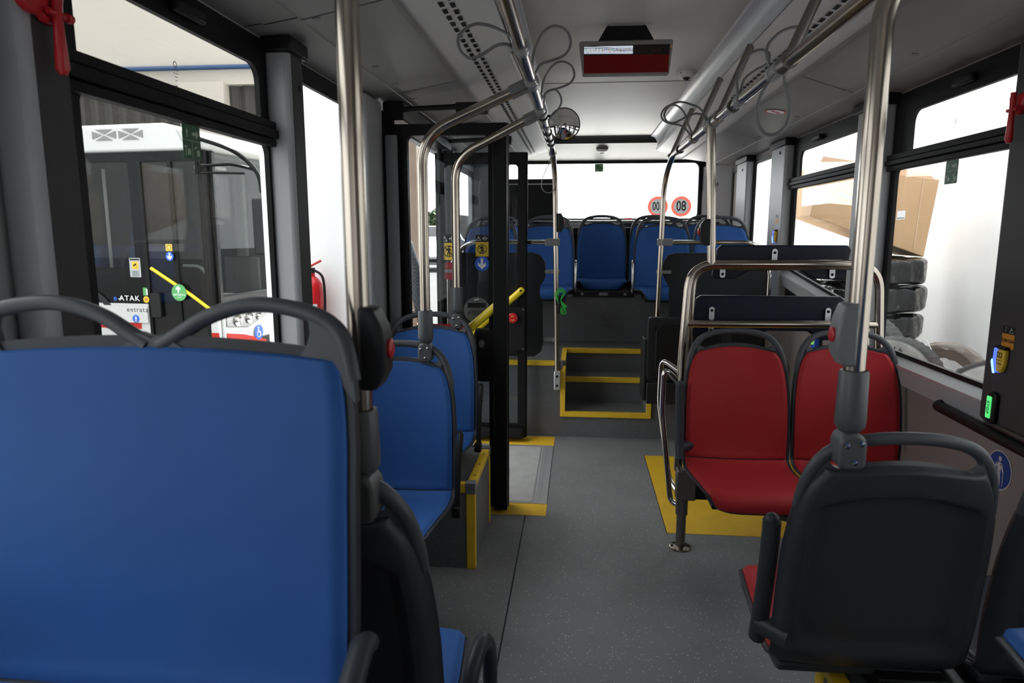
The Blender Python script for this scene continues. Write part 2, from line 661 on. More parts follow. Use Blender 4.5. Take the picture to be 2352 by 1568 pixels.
# dark box standing in the left part of the rear window
b = MB().box(-0.74, -0.225, 6.72, 6.84, 1.44, 1.902)
o = tag(b.build('display_box', M_BLACK, bevel=0.008), 'black destination display box seen from behind, standing in the left half of the rear window', 'display box')
q = MB().box(-0.735, -0.228, 6.714, 6.722, 1.848, 1.856)
q.build('trim_strip', M_ALU, o, smooth=False)

# ceiling
YA, YB = Y0, 6.46
def extrude(name, prof, y0, y1, m, smooth=True):
    """open profile of (x, z) swept along the bus"""
    vs = [(x, y, z) for y in (y0, y1) for x, z in prof]
    n = len(prof)
    bb = MB().add(vs, [(i, i + 1, i + 1 + n, i + n) for i in range(n - 1)])
    return struct(bb.build(name, m, smooth=smooth))


cen = extrude('ceiling', [(XC - 0.425, 2.25), (XC + 0.425, 2.25)], YA, YB, M_CEIL)
q = MB().box(XC - 0.42, XC + 0.42, 4.150, 4.160, 2.2485, 2.251)
q.build('panel_joint', M_DARK, cen, smooth=False)
q = MB().box(XC - 0.42, XC + 0.42, 0.9, 0.908, 2.2485, 2.251)
q.build('panel_joint', M_DARK, cen, smooth=False)
cove = [(0.425, 2.251), (0.430, 2.238), (0.452, 2.236), (0.474, 2.218), (0.486, 2.19), (0.488, 2.16), (0.478, 2.142)]
vent = [(0.484, 2.148), (0.496, 2.130), (0.735, 2.072)]
outer = [(0.735, 2.072), (0.737, 2.062), (0.748, 2.058), (0.752, 2.064), (1.03, 2.022), (1.032, 2.018), (1.14, 2.006), (1.205, 2.0)]
n = 3
for s in (1, -1):
    c = extrude('trim_%d' % n, [(XC + s * u, z) for u, z in cove], YA, 6.40, M_COVE)
    v = extrude('trim_%d' % (n + 1), [(XC + s * u, z) for u, z in vent], YA, 6.50, M_VENT)
    p = extrude('trim_%d' % (n + 2), [(XC + s * u, z) for u, z in outer], YA, 6.60, M_SIDEP)
    n += 3
    # two rows of slots in the vent panel
    bb = MB()
    y = 0.6
    k = 0
    while y < 6.3:
        for u in (0.603, 0.634):
            z = 2.130 - (u - 0.496) * (0.058 / 0.239)
            yy = y + (0.035 if u > 0.62 else 0)
            bb.add([(XC + s * (u - 0.0075), yy, z - 0.0005 + 0.0012), (XC + s * (u + 0.0075), yy, z - 0.0030 + 0.0012),
                    (XC + s * (u + 0.0075), yy + 0.044, z - 0.0030 + 0.0012), (XC + s * (u - 0.0075), yy + 0.044, z - 0.0005 + 0.0012)],
                   [(0, 1, 2, 3)])
        y += 0.068
    bb.M = Matrix.Identity(4)
    bb.v = [(a, c_, d - 0.0022) for a, c_, d in bb.v]
    bb.build('air_slots', M_BLACK, v, smooth=False)
    # joints and screw heads of the duct panels
    bb = MB()
    for yj in (0.6, 2.05, 3.15, 4.75) if s < 0 else (0.4, 3.2, 4.8):
        for (ua, za), (ub, zb) in zip(outer[3:-1], outer[4:]):
            bb.add([(XC + s * ua, yj, za - 0.0012), (XC + s * ub, yj + (ub - ua) * 0.6 * (1 if s > 0 else 0.2), zb - 0.0012),
                    (XC + s * ub, yj + 0.006 + (ub - ua) * 0.6 * (1 if s > 0 else 0.2), zb - 0.0012), (XC + s * ua, yj + 0.006, za - 0.0012)], [(0, 1, 2, 3)])
    bb.build('panel_joint', M_DARK, p, smooth=False)
    for yj in (1.2, 2.1, 2.7, 3.0, 3.35, 4.05, 4.85, 5.3):
        u = 0.99
        bb = MB().at(Matrix.Translation((XC + s * u, yj, 2.0285)) @ Matrix.Rotation(s * 0.15, 4, 'Y'))
        bb.lathe([(0.004, -0.004), (0.012, -0.004), (0.013, 0.002)], 14)
        bb.build('screw_cap', M_GREYPL, p)

# bulkhead over the rear window
b = MB()
b.add([(x, y, z) for x in (XL, XR) for y, z in ((6.36, 2.255), (6.40, 2.232), (6.44, 2.19))], [(0, 1, 4, 3), (1, 2, 5, 4)])
struct(b.build('trim_9', M_DARK))  # dark colour stands in for the shade along this ceiling edge
b = MB()
b.add([(x, y, z) for x in (XL, XR) for y, z in ((6.44, 2.19), (6.50, 2.175), (6.80, 2.10), (6.92, 2.075))],
      [(0, 1, 5, 4), (1, 2, 6, 5), (2, 3, 7, 6)])
struct(b.build('trim_10', M_SIDEP))
# outer roof skin keeps the daylight out
b = MB().box(XL - 0.05, XR + 0.05, Y0 - 0.05, Y1 + 0.06, 2.30, 2.36)
struct(b.build('roof', M_WHITE, smooth=False))
b = MB()
b.box(XL - 0.05, XL, Y0, Y1 + 0.05, 2.0, 2.32)
b.box(XR, XR + 0.05, Y0, Y1 + 0.05, 2.0, 2.32)
struct(b.build('roof_sides', M_WHITE, smooth=False))


# pillars between the windows
def pillar(name, x0, x1, y0, y1, z0=0.8, m=M_PILLAR, bv=0.018):
    bb = MB().box(x0, x1, y0, y1, z0, 2.0)
    o = struct(bb.build(name, m, bevel=bv, seg=3))
    return o


pl1 = pillar('pillar_left', XL, -0.92, 1.115, 1.212)
pl2 = pillar('pillar_left', XL, -0.915, 2.178, 2.285)
pl3 = pillar('pillar_left', XL, -0.925, 3.012, 3.262, 0.0)
b = MB().box(-1.02, -0.90, 3.255, 3.30, 0.0, 1.96)
b.build('hinge_seal', M_RUBBER, pl3, smooth=False)
pr1 = pillar('pillar_right', 1.345, XR, 1.95, 2.37, 0.78, m=M_PILDARK)
pr2 = pillar('pillar_right', 1.335, XR, 3.29, 3.58)
pr3 = pillar('pillar_right', 1.335, XR, 4.74, 5.08)
pr4 = pillar('pillar_right', 1.335, XR, 5.78, 6.14)
for (x, y0, y1, par, z0) in ((-0.92, 1.132, 1.209, pl1, 0.8), (-0.915, 2.197, 2.282, pl2, 0.8)):
    MB().box(x - 0.004, x + 0.0015, y0, y1, z0, 1.97).build('inner_face', M_PILDARK, par, bevel=0.001)  # thin sheets, darker than the pillar fronts
# black caps at the pillar heads
for (x0, x1, y0, y1, par) in ((XL, -0.90, 2.16, 2.31, pl2), (1.32, XR, 3.27, 3.60, pr2), (1.325, XR, 4.72, 5.10, pr3), (1.325, XR, 5.76, 6.16, pr4)):
    bb = MB().box(x0, x1, y0, y1, 1.955, 2.004)
    bb.build('pillar_cap', M_BLACKPL, par, bevel=0.008)
for (x, y, z, par) in ((-0.913, 2.255, 1.86, pl2), (1.333, 4.86, 1.92, pr3), (1.333, 5.92, 1.90, pr4)):
    bb = MB().at(Matrix.Translation((x, y, z)) @ Matrix.Rotation(PI / 2, 4, 'Y'))
    bb.lathe([(0.001, -0.003), (0.009, -0.003), (0.011, 0.002)], 12)
    bb.build('screw_cap', M_DARK, par)
# wide post beside the door
b = MB().box(-0.905, -0.85, 3.215, 3.238, 0.25, 1.845)
struct(b.build('trim_11', M_GREYPL, bevel=0.004))
b = MB().box(XL, -0.93, 5.10, 5.33, 0.53, 2.0)
struct(b.build('pillar_left', M_PILDARK, bevel=0.01))
b = MB().box(1.34, XR, 3.05, 3.3, 0.0, 0.0001)

# windows
def window(num, side, key, panes, bar=None):
    y0, y1, z0, z1 = W[key]
    x, t = (XL - 0.006, 0.016) if side == 'L' else (XR + 0.006, -0.016)
    me = frame_mesh(rect(y0, y1, z0, z1), panes, 'x', x, t)
    me.materials.append(M_BLACK)
    o = struct(link('window_%d' % num, me, smooth=True))
    bb = MB().box(*sorted((x + t * 0.25, x + t * 0.5)), y0, y1, z0, z1)
    bb.build('window_pane', M_GLASS, o, smooth=False)
    if bar:
        s = 1 if side == 'L' else -1
        xx = XL if side == 'L' else XR
        bb = MB()
        for k, (za, zb, d) in enumerate(((bar[0], bar[0] + 0.022, 0.032), (bar[0] + 0.024, bar[1] - 0.026, 0.042), (bar[1] - 0.024, bar[1], 0.034))):
            bb.box(*sorted((xx - 0.0 * s, xx + d * s)), y0 + 0.01, y1 - 0.01, za, zb)
        bb.build('sliding_rail', M_RUBBER, o, bevel=0.003)
    return o


window(1, 'L', 'L0', [rrect(-0.85, 1.0, 0.90, 1.66, 0.04), rrect(-0.8, 1.0, 1.735, 1.895, 0.03)], (1.665, 1.73))
w2 = window(2, 'L', 'L1', [rrect(1.325, 2.166, 0.90, 1.682, (0.03, 0.03, 0.045, 0.03)), rrect(1.33, 2.125, 1.745, 1.905, (0.01, 0.015, 0.05, 0.03))], (1.668, 1.745))
window(3, 'L', 'L2', [rrect(2.30, 3.0, 0.88, 1.925, 0.03)])
window(4, 'L', 'L4', [rrect(5.42, 6.5, 1.14, 1.90, 0.04)])
window(5, 'R', 'R0', [rrect(0.25, 1.92, 0.885, 1.66, 0.04), rrect(0.3, 1.9, 1.735, 1.895, 0.03)], (1.665, 1.73))
w6 = window(6, 'R', 'R1', [rrect(2.395, 3.245, 0.885, 1.672, (0.02, 0.02, 0.03, 0.03)), rrect(2.40, 3.135, 1.742, 1.90, (0.01, 0.01, 0.05, 0.02))], (1.665, 1.735))
w7 = window(7, 'R', 'R2', [[(3.63, 1.035), (4.66, 1.158), (4.675, 1.17), (4.675, 1.66), (4.66, 1.682), (3.63, 1.682)],
                           rrect(3.68, 4.61, 1.745, 1.90, (0.01, 0.01, 0.05, 0.02))], (1.672, 1.742))
window(8, 'R', 'R3', [rrect(5.11, 5.745, 1.0, 1.93, 0.02)])
window(10, 'R', 'R4', [rrect(6.17, 6.535, 1.0, 1.93, 0.02)])
for w_, y, x, s in ((w2, 1.66, XL + 0.016, 1), (w6, 2.66, XR - 0.016, -1), (w7, 4.2, XR - 0.016, -1)):
    bb = MB().box(*sorted((x, x + 0.02 * s)), y, y + 0.13, 1.925, 1.955)
    bb.build('window_catch', M_BLACKPL, w_, bevel=0.006)
# bright sill strips and the dark band under them on the right
def sill(num, y0, za, y1, zb):
    bb = MB()
    prof = [(XR, 0.0), (XR - 0.012, -0.001), (XR - 0.048, -0.026), (XR - 0.05, -0.034), (XR, -0.034)]
    vs = [(x, y, z + d) for y, z in ((y0, za), (y1, zb)) for x, d in prof]
    k = len(prof)
    bb.add(vs, [tuple(range(k)), tuple(range(2 * k - 1, k - 1, -1))] + [(i, (i + 1) % k, (i + 1) % k + k, i + k) for i in range(k)])
    o = struct(bb.build('trim_%d' % num, M_ALU, smooth=False))
    bb = MB()
    prof = [(XR, -0.034), (XR - 0.046, -0.034), (XR - 0.03, -0.11), (XR, -0.115)]
    vs = [(x, y, z + d) for y, z in ((y0, za), (y1, zb)) for x, d in prof]
    k = len(prof)
    bb.add(vs, [tuple(range(k)), tuple(range(2 * k - 1, k - 1, -1))] + [(i, (i + 1) % k, (i + 1) % k + k, i + k) for i in range(k)])
    bb.build('sill_band', M_PILLAR, o, smooth=False)


sill(12, 2.37, 0.868, 3.29, 0.868)
sill(13, 3.58, 1.012, 4.74, 1.152)
sill(14, 0.2, 0.868, 1.95, 0.868)
b = MB().box(1.35, XR, 1.5, 1.97, 0.74, 0.83)
struct(b.build('trim_15', M_PILLAR, bevel=0.01))

# wheel boxes
def yellow_box(name, label, x0, x1, y0, y1, h, edges):
    t = thing(name, label, 'wheel box', ((x0 + x1) / 2, (y0 + y1) / 2, 0))
    ox, oy = t.location.x, t.location.y
    bb = MB().box(x0 - ox, x1 - ox, y0 - oy, y1 - oy, 0, h)
    bb.build('body', M_CARPET, t, smooth=False)
    for e in edges:
        bb = MB().box(e[0] - ox, e[1] - ox, e[2] - oy, e[3] - oy, e[4], e[5])
        bb.build('edging', M_YEL, t, smooth=False, bevel=0.002)
    return t


t = yellow_box('wheel_box', 'low grey box with yellow edging under the second blue seat by the doors', XL + 0.002, -0.414, 2.66, 3.15, 0.37,
               [(-0.446, -0.410, 2.655, 2.69, 0.0, 0.335), (XL + 0.01, -0.446, 2.655, 2.69, 0.335, 0.374),
                (-0.446, -0.410, 2.69, 3.12, 0.345, 0.374), (-0.425, -0.410, 3.125, 3.154, 0.0, 0.345)])
q = MB().box(-0.45 - t.location.x, -0.407 - t.location.x, 2.652 - t.location.y, 2.695 - t.location.y, 0.33, 0.378)
q.build('edging_corner', M_GREYPL, t, bevel=0.003)
q = MB().box(-0.45 - t.location.x, -0.407 - t.location.x, 3.115 - t.location.y, 3.157 - t.location.y, 0.338, 0.378)
q.build('edging_corner', M_GREYPL, t, bevel=0.003)
for y in (2.76, 2.90, 3.04):
    q = MB().at(Matrix.Translation((-0.425 - t.location.x, y - t.location.y, 0.374)))
    q.lathe([(0.005, 0), (0.005, 0.0015), (0.0005, 0.002)], 10)
    q.build('rivet', M_DSTEEL, t)
yellow_box('wheel_box', 'grey wheel box with yellow edging under the dark rear-facing seat, right foreground', 0.622, XR - 0.002, 0.1, 1.64, 0.345,
           [(0.615, 0.640, 1.605, 1.645, 0.0, 0.33), (0.615, 0.655, 0.1, 1.60, 0.325, 0.350)])
b = MB().box(0.72, XR - 0.002, 0.1, 0.78, 0.351, 0.685)
tag(b.build('seat_plinth', M_BLACKPL, smooth=False), 'black plinth carrying the raised seat whose blue cushion shows at the bottom right corner', 'plinth')
b = MB().box(XL + 0.002, -0.335, 0.1, 0.86, 0.001, 0.615)
tag(b.build('seat_plinth', M_CARPET, smooth=False), 'grey plinth under the wide blue double seat in the left foreground', 'plinth')

# floor markings and the folding ramp by the doors
b = MB().prism([(0.436, 3.085), (1.38, 3.085), (1.38, 4.215), (0.436, 4.215)], 0.002, 'z', 0.0)
struct(b.build('floor_marking', M_YELF, smooth=False))
b = MB().box(0.433, 0.436, 3.08, 4.22, 0, 0.0021)
struct(b.build('floor_marking_edge', M_DARK, smooth=False))
t = thing('ramp', 'flush grey folding ramp in silver frame between yellow strips by the doors', 'ramp', (-0.55, 3.86, 0))
b = MB().box(-0.42, 0.37, -0.46, 0.46, 0, 0.003)
b.build('ramp_plate', M_RAMP, t, smooth=False)
b = MB()
b.box(-0.42, 0.405, 0.46, 0.492, 0, 0.005)
b.box(-0.42, 0.405, -0.49, -0.46, 0, 0.005)
b.box(0.37, 0.405, -0.46, 0.46, 0, 0.005)
b.box(0.325, 0.333, -0.455, 0.455, 0.003, 0.005)
b.box(0.342, 0.368, -0.455, 0.455, 0.003, 0.0045)
b.build('frame', M_ALU, t, smooth=False)
b = MB().box(0.055, 0.165, -0.07, 0.02, 0.003, 0.006)
la = b.build('latch', M_ALU, t, bevel=0.001)
b = MB().box(0.09, 0.135, -0.045, -0.005, 0.006, 0.0065)
b.build('latch_slot', M_DARK, la, smooth=False)
for y0, y1 in ((-0.635, -0.49), (0.492, 0.70)):
    b = MB().box(-0.44, 0.408, y0, y1, 0, 0.002)
    b.build('yellow_strip', M_YELF, t, smooth=False)

# ------------------------------------------------------------------ seats
ROWS = [(-.435, -.055, .150), (-.450, -.020, .178), (-.435, .010, .196), (-.380, .022, .209), (-.250, .010, .218), (-.120, -.004, .223),
        (-.040, .000, .225), (.000, .030, .225), (.018, .090, .225), (.030, .180, .225), (.045, .280, .223), (.062, .370, .215),
        (.074, .430, .202), (.083, .475, .184), (.088, .503, .168), (.091, .518, .156)]


def cr(v):
    i = int(min(max(math.floor(v), 0), len(ROWS) - 2))
    t = v - i
    a, b_, c, d = ROWS[max(i - 1, 0)], ROWS[i], ROWS[i + 1], ROWS[min(i + 2, len(ROWS) - 1)]
    return [0.5 * ((2 * q) + (r - p) * t + (2 * p - 5 * q + 4 * r - s) * t * t + (3 * q - p - 3 * r + s) * t ** 3)
            for p, q, r, s in zip(a, b_, c, d)]


def sstep(a, b_, x):
    t = min(max((x - a) / (b_ - a), 0), 1)
    return t * t * (3 - 2 * t)


def seat_pt(v, t, inset, wk, flatk=1.0):
    y, z, w = cr(v)
    if wk > 1.2:
        w += (0.225 - w) * 0.72 * sstep(9, 11, v)
    w = w * wk - inset
    back = sstep(6.0, 8.5, v)
    y -= back * 0.028 * abs(t) ** 2.4 * flatk
    z += (1 - back) * 0.010 * t * t * sstep(2, 4, v)
    y += (1 - sstep(1.0, 3.2, v)) * 0.045 * abs(t) ** 5
    z -= sstep(12.0, 15, v) * 0.034 * abs(t) ** 2.2 * flatk
    return Vector((w * t, y, z))


def seat_surf(vs_, ts, off, inset, wk, flatk=1.0):
    out = []
    e = 0.02
    for v in vs_:
        for t in ts:
            p = seat_pt(v, t, inset, wk, flatk)
            dt = seat_pt(v, min(t + e, 1), inset, wk, flatk) - seat_pt(v, max(t - e, -1), inset, wk, flatk)
            dv = seat_pt(min(v + e, 15), t, inset, wk, flatk) - seat_pt(max(v - e, 0), t, inset, wk, flatk)
            nrm = dt.cross(dv).normalized()
            o = off(v, t) if callable(off) else off
            out.append(tuple(p + nrm * o))
    return out


def closed_grid(A, B, nv, nt):
    """two facing grids joined around their border"""
    n = nv * nt
    f = []
    for i in range(nv - 1):
        for j in range(nt - 1):
            a = i * nt + j
            f.append((a, a + 1, a + nt + 1, a + nt))
            f.append((n + a, n + a + nt, n + a + nt + 1, n + a + 1))
    for i in range(nv - 1):
        for j in (0, nt - 1):
            a = i * nt + j
            f.append((a, a + nt, n + a + nt, n + a))
    for j in range(nt - 1):
        for i in (0, nv - 1):
            a = i * nt + j
            f.append((a, a + 1, n + a + 1, n + a))
    return MB().add(A + B, f)


def frange(a, b_, n):
    return [a + (b_ - a) * k / (n - 1) for k in range(n)]


def make_seat(name, label, pad_mat, wk=1.0, flatk=1.0, handles=None, arm=None, arm_side=1, group=None, base=True):
    t = thing(name, label, 'seat', group=group)
    ts = [math.sin(PI / 2 * x) for x in frange(-1, 1, 45)]
    vs_ = frange(0.0, 15.0, 91)

    def backoff(v, tt):
        th = 0.014 + 0.006 * sstep(3, 5, v) + 0.020 * sstep(6.9, 8.6, v)
        rec = sstep(7.3, 8.0, v) * (1 - sstep(12.25, 12.6, v + 1.3 * tt * tt)) * (1 - sstep(0.72, 0.80, abs(tt)))
        edge = 1 - 0.55 * sstep(0.86, 1.0, abs(tt))
        edge *= 1 - 0.45 * sstep(14.2, 15, v)
        return -(th * edge - 0.024 * rec)
    A = seat_surf(vs_, ts, -0.003, 0.0, wk, flatk)
    B = seat_surf(vs_, ts, backoff, 0.0, wk, flatk)
    sh = closed_grid(A, B, len(vs_), len(ts)).build('shell', M_SHELL, t)
    # upholstery
    for nm, v0, v1 in (('cushion', 0.35, 6.75), ('backrest', 6.85, 13.9)):
        v2 = frange(v0, v1, 34)
        A = seat_surf(v2, ts, lambda v, tt: 0.0075 * (1 - sstep(0.93, 1.0, abs(tt))) * min(1, (v - v0) * 6 + 0.15, (v1 - v) * 6 + 0.15), 0.012, wk, flatk)
        B = seat_surf(v2, ts, -0.008, 0.012, wk, flatk)
        closed_grid(A, B, len(v2), len(ts)).build(nm, pad_mat, t)
    # grab handle over the back
    if handles is None:
        hp = [(-.206, .400, .010), (-.197, .450, .0125), (-.178, .500, .0135), (-.140, .541, .0135), (-.08, .561, .013), (0, .567, .013)]
        hp = [(x * wk, z, r) for x, z, r in hp]
        hp = hp + [(-x, z, r) for x, z, r in hp[-2::-1]]
        handles = [hp]
    ww = 0.205 * wk

    def hy(x, z):
        return 0.040 + 0.115 * z - 0.030 * min(abs(x) / ww, 1.05) ** 2.4 * flatk
    for hp in handles:
        pth = smooth_path([(x, hy(x, z), z) for x, z, r in hp], 5)
        rr_ = np.interp(np.linspace(0, 1, len(pth)), np.linspace(0, 1, len(hp)), [r for x, z, r in hp])
        hb = MB().tube(pth, list(rr_), 14)
        if wk > 1.2:
            sg = 1 if hp[3][0] > 0 else -1
            webs = [[(sg * x, z) for x, z in [(.238, .545), (.262, .545), (.290, .522), (.306, .47), (.309, .43), (.29, .455), (.225, .492), (.236, .507), (.241, .525)]],
                    [(sg * x, z) for x, z in [(-.002, .49), (.055, .497), (.034, .507), (.036, .522), (.02, .520), (-.002, .512)]]]
        else:
            webs = [[(q * x * wk, z) for x, z in [(.158, .521), (.176, .500), (.196, .450), (.206, .400), (.200, .395), (.182, .450), (.155, .484), (.128, .494), (.148, .500), (.155, .508)]] for q in (-1, 1)]
        for o_ in webs:
            k = len(o_)
            hb.add([(x, hy(x, z) + d, z) for d in (-.0095, .0095) for x, z in o_], [tuple(range(k)), tuple(range(2 * k - 1, k - 1, -1))] + [(i, (i + 1) % k, (i + 1) % k + k, i + k) for i in range(k)])
        hb.build('handle', M_HANDLE, t)
    if arm == 'up':      # plastic armrest folded up beside the back
        x = arm_side * 0.243 * wk
        bb = MB().tube(smooth_path([(x, -.055, .03), (x, -.035, .09), (x, -.01, .20), (x * 1.0, .005, .30), (x, .008, .345)], 4), 0.023, 14, sy=0.85)
        bb.ball((x, .008, .345), 0.019, (0.9, 0.9, 0.9), 8)
        a = bb.build('armrest', M_SHELL, t)
        bb = MB().tube([(arm_side * .175, .03, .075), (x, -.035, .075)], [0.026, 0.024], 16)
        bb.build('armrest_pivot', M_SHELL, a)
    elif arm == 'slim':
        x = arm_side * 0.243
        bb = MB().tube(smooth_path([(x, -.05, -.04), (x, -.05, .05), (x * 1.01, -.035, .15), (x * 1.03, -.01, .235), (x * 1.0, .015, .243)], 5), 0.011, 10)
        a = bb.build('armrest', M_BLACKPL, t)
        bb = MB().box(x - 0.02, x + 0.012, -.075, -.035, -.055, -.015)
        bb.build('armrest_bracket', M_BLACKPL, a, bevel=0.004)
    elif arm == 'chrome':
        x = arm_side * 0.236
        bb = MB().tube(smooth_path([(x, -.06, -.03), (x, -.06, .06), (x, -.05, .16), (x, -.02, .215), (x * .98, .02, .22)], 5), 0.010, 10)
        bb.build('armrest', M_CHROME, t)
    elif arm == 'curl':
        x = arm_side * 0.262
        bb = MB().tube(smooth_path([(arm_side * .215, -.02, .09), (x * .96, -.05, .10), (x * 1.0, -.09, .145), (x * 1.04, -.15, .16), (x * 1.06, -.20, .12), (x * 1.06, -.225, .03)], 5), [0.021] * 7 + [0.0155] * 19, 12)
        bb.build('armrest', M_SHELL, t)
    elif arm == 'flat':
        x = arm_side * 0.262 * wk * 0.92
        bb = MB().tube(smooth_path([(x - .03, .03, .08), (x, -.015, .122), (x, -.05, .120), (x, -.17, .05), (x, -.29, -.05)], 4), 0.0175, 14, sy=0.85)
        bb.build('armrest', M_SHELL, t)
    if not base:
        hw = .195 * wk
        bb = MB().prism([(-.03, -.02), (-.41, -.018), (-.40, -.034), (-.16, -.058), (-.05, -.05), (-.03, -.04)], 2 * hw, 'x', -hw)
        bb.build('under_pan', M_SHELL, t, bevel=0.006)
    if base:
        bb = MB()
        bb.box(-.16, .16, -.36, .0, -.068, -.022)
        bb.build('seat_bracket', M_BLACKPL, t, bevel=0.004)
    return t


# blue seats on the left, facing the camera
sA = make_seat('bus_seat', 'blue bus seat with slim black armrest, in front of the low yellow-edged box', M_BLUE, arm='slim')
sA.location = (-0.675, 2.43, 0.41)
sB = dup(sA, (-0.69, 3.085, 0.445), 0, 'blue bus seat standing on the low yellow-edged box beside the open doors')
# priority seats
sR = make_seat('bus_seat', 'red bus seat nearer the aisle, armrest folded up, in front of the steel frame', M_RED, arm='up', arm_side=-1)
sR.location = (0.690, 2.93, 0.405)
sR2 = make_seat('bus_seat', 'red bus seat nearer the right wall, under the window with the tyres outside', M_RED)
sR2.location = (1.152, 2.94, 0.405)
# rear-facing seats in the foreground
sD = make_seat('bus_seat', 'dark grey seat back with red cushion, facing the rear, right foreground', M_RED, wk=0.935, arm='up', arm_side=1, base=False)
sD.location, sD.rotation_euler = (0.660, 1.475, 0.43), (0, 0, PI)
sD2 = make_seat('bus_seat', 'dark seat back half cut off by the right edge, beside the right wall', M_NAVY, wk=0.95, base=False)
sD2.location, sD2.rotation_euler = (1.105, 1.472, 0.43), (0, 0, PI)
sE = make_seat('bus_seat', 'black seat back with curled armrest, facing the rear, behind the wide blue double seat', M_BLUE, arm='curl', arm_side=-1)
sE.location, sE.rotation_euler = (-0.448, 1.07, 0.433), (0, 0, PI)
sE.scale = (1, 1, 1.07)
sF = make_seat('bus_seat', 'raised seat of which only a blue cushion corner shows, bottom right corner', M_BLUE)
sF.location, sF.rotation_euler = (0.815, 0.575, 0.80), (0, 0, PI)
# wide seat in the left foreground
hR = [(.010, .500, .014), (.035, .516, .012), (.080, .543, .0115), (.135, .560, .0115), (.19, .561, .0115), (.250, .547, .0125), (.286, .520, .012), (.303, .46, .011)]
hL = [(-x, z, r) for x, z, r in hR]
sW = make_seat('bus_seat', 'wide blue double seat with two grab handles, filling the left foreground', M_BLUE, wk=1.40, flatk=0.55, handles=[hR, hL], arm='flat', arm_side=1)
sW.location = (-0.612, 0.83, 0.735)
# pairs on the raised floor, then the back row
labR = [('blue seat with chrome armrest on the raised floor, left of the right-hand pair', 0.668, 5.55, 'chrome', -1),
        ('blue seat on the raised floor, nearest the right wall, beyond the wide window', 1.125, 5.55, None, 1),
        ('blue seat on the raised floor with chrome armrest, right of the left-hand pair', -0.255, 5.55, 'chrome', 1),
        ('blue seat on the raised floor by the left wall, seen through both open door leaves', -0.712, 5.55, None, 1)]
for lab, x, y, arm, sd in labR:
    s = make_seat('bus_seat', lab, M_BLUE, arm=arm, arm_side=sd, group='pairs of blue seats on the raised floor')
    s.location = (x, y, 0.945)
s0 = make_seat('bus_seat', 'middle seat of the back row, blue, fully visible at the end of the aisle', M_BLUE, group='blue seats of the back row')
s0.location = (0.205, 6.15, 0.97)
for x, lab in ((0.667, 'blue back row seat just right of the aisle, mostly behind the pair in front'),
               (1.129, 'blue back row seat in the right rear corner under the speed stickers'),
               (-0.257, 'blue back row seat just left of the aisle, under the black display box'),
               (-0.72, 'blue back row seat in the left rear corner, hidden by the pair and doors')):
    dup(s0, (x, 6.15, 0.97), 0, lab)

# pedestal parts of the red pair
t = thing('seat_stand', 'steel leg on round floor flange with dark bracket carrying the two red seats', 'seat stand', (0.475, 2.94, 0))
MB().lathe([(0.021, 0.008), (0.021, 0.16), (0.027, 0.16), (0.027, 0.235)], 20).build('leg', M_DSTEEL, t)
b = MB().lathe([(0.020, 0.012), (0.030, 0.010), (0.048, 0.007), (0.050, 0.0)], 24)
fl = b.build('flange', M_STEEL, t)
for sx in (-0.036, 0.036):
    q = MB().at(Matrix.Translation((sx, 0, 0.009)))
    q.lathe([(0.008, -0.001), (0.008, 0.0015), (0.001, 0.002)], 10)
    q.build('bolt', M_BLACK, fl)
MB().box(-0.03, 0.055, -0.03, 0.03, 0.232, 0.37).build('bracket', M_DSTEEL, t, bevel=0.006)
b = MB().box(0.05, 0.86, -0.03, 0.03, 0.24, 0.30)
b.add([(0.30, -0.25, 0.31), (0.36, -0.25, 0.31), (0.62, 0.03, 0.16), (0.55, 0.03, 0.16), (0.30, -0.25, 0.27), (0.36, -0.25, 0.27), (0.62, 0.03, 0.10), (0.55, 0.03, 0.10)],
      [(0, 1, 2, 3), (4, 7, 6, 5), (0, 4, 5, 1), (1, 5, 6, 2), (2, 6, 7, 3), (3, 7, 4, 0)])
b.box(0.86, 0.92, -0.05, 0.05, 0.0, 0.30)
b.build('cross_beam', M_BLACKPL, t, bevel=0.003)
# legs below the other floor-standing seats
for x, y, z, lab in ((-0.675, 2.26, 0.34, 'short black pedestal under the front blue seat before the yellow-edged box'),
                     (-0.452, 1.26, 0.365, 'short black pedestal under the rear-facing black seat in the left foreground')):
    b = MB().box(x - 0.10, x + 0.10, y - 0.14, y + 0.14, 0.0, z)
    tag(b.build('seat_pedestal', M_BLACKPL, bevel=0.01), lab, 'pedestal')
b = MB()
b.box(0.69, 0.88, 1.47, 1.78, 0.351, 0.405)
b.box(0.70, 0.92, 1.42, 1.465, 0.351, 0.385)
tag(b.build('seat_rail', M_BLACKPL, bevel=0.004), 'black metal mounting rail under the dark rear-facing seat, right foreground', 'seat rail')
b = MB().box(0.97, 1.3, 1.47, 1.78, 0.351, 0.405)
tag(b.build('seat_rail', M_BLACKPL, bevel=0.004), 'black metal mounting rail under the cut-off dark seat at the right edge', 'seat rail')

t = thing('bench_rail', 'black bolted rail under the middle seat of the back row', 'seat rail', (0.205, 5.485, 0.886))
MB().box(-0.245, 0.245, -0.004, 0.02, 0.0, 0.045).build('rail', M_BLACKPL, t, bevel=0.003)
MB().box(-0.035, 0.035, -0.006, -0.004, 0.012, 0.034).build('plate', M_GREYPL, t, smooth=False)
for x in (-0.17, 0.17):
    MB().at(Matrix.Translation((x, -0.004, 0.022)) @ Matrix.Rotation(PI / 2, 4, 'X')).lathe([(0.012, -0.001), (0.012, 0.003), (0.006, 0.005)], 12).build('bolt', M_GREYPL, t)

# ------------------------------------------------------------------ handrails, poles, straps
RLX, RLZ, RRX, RRZ = -0.17, 1.915, 0.565, 1.860


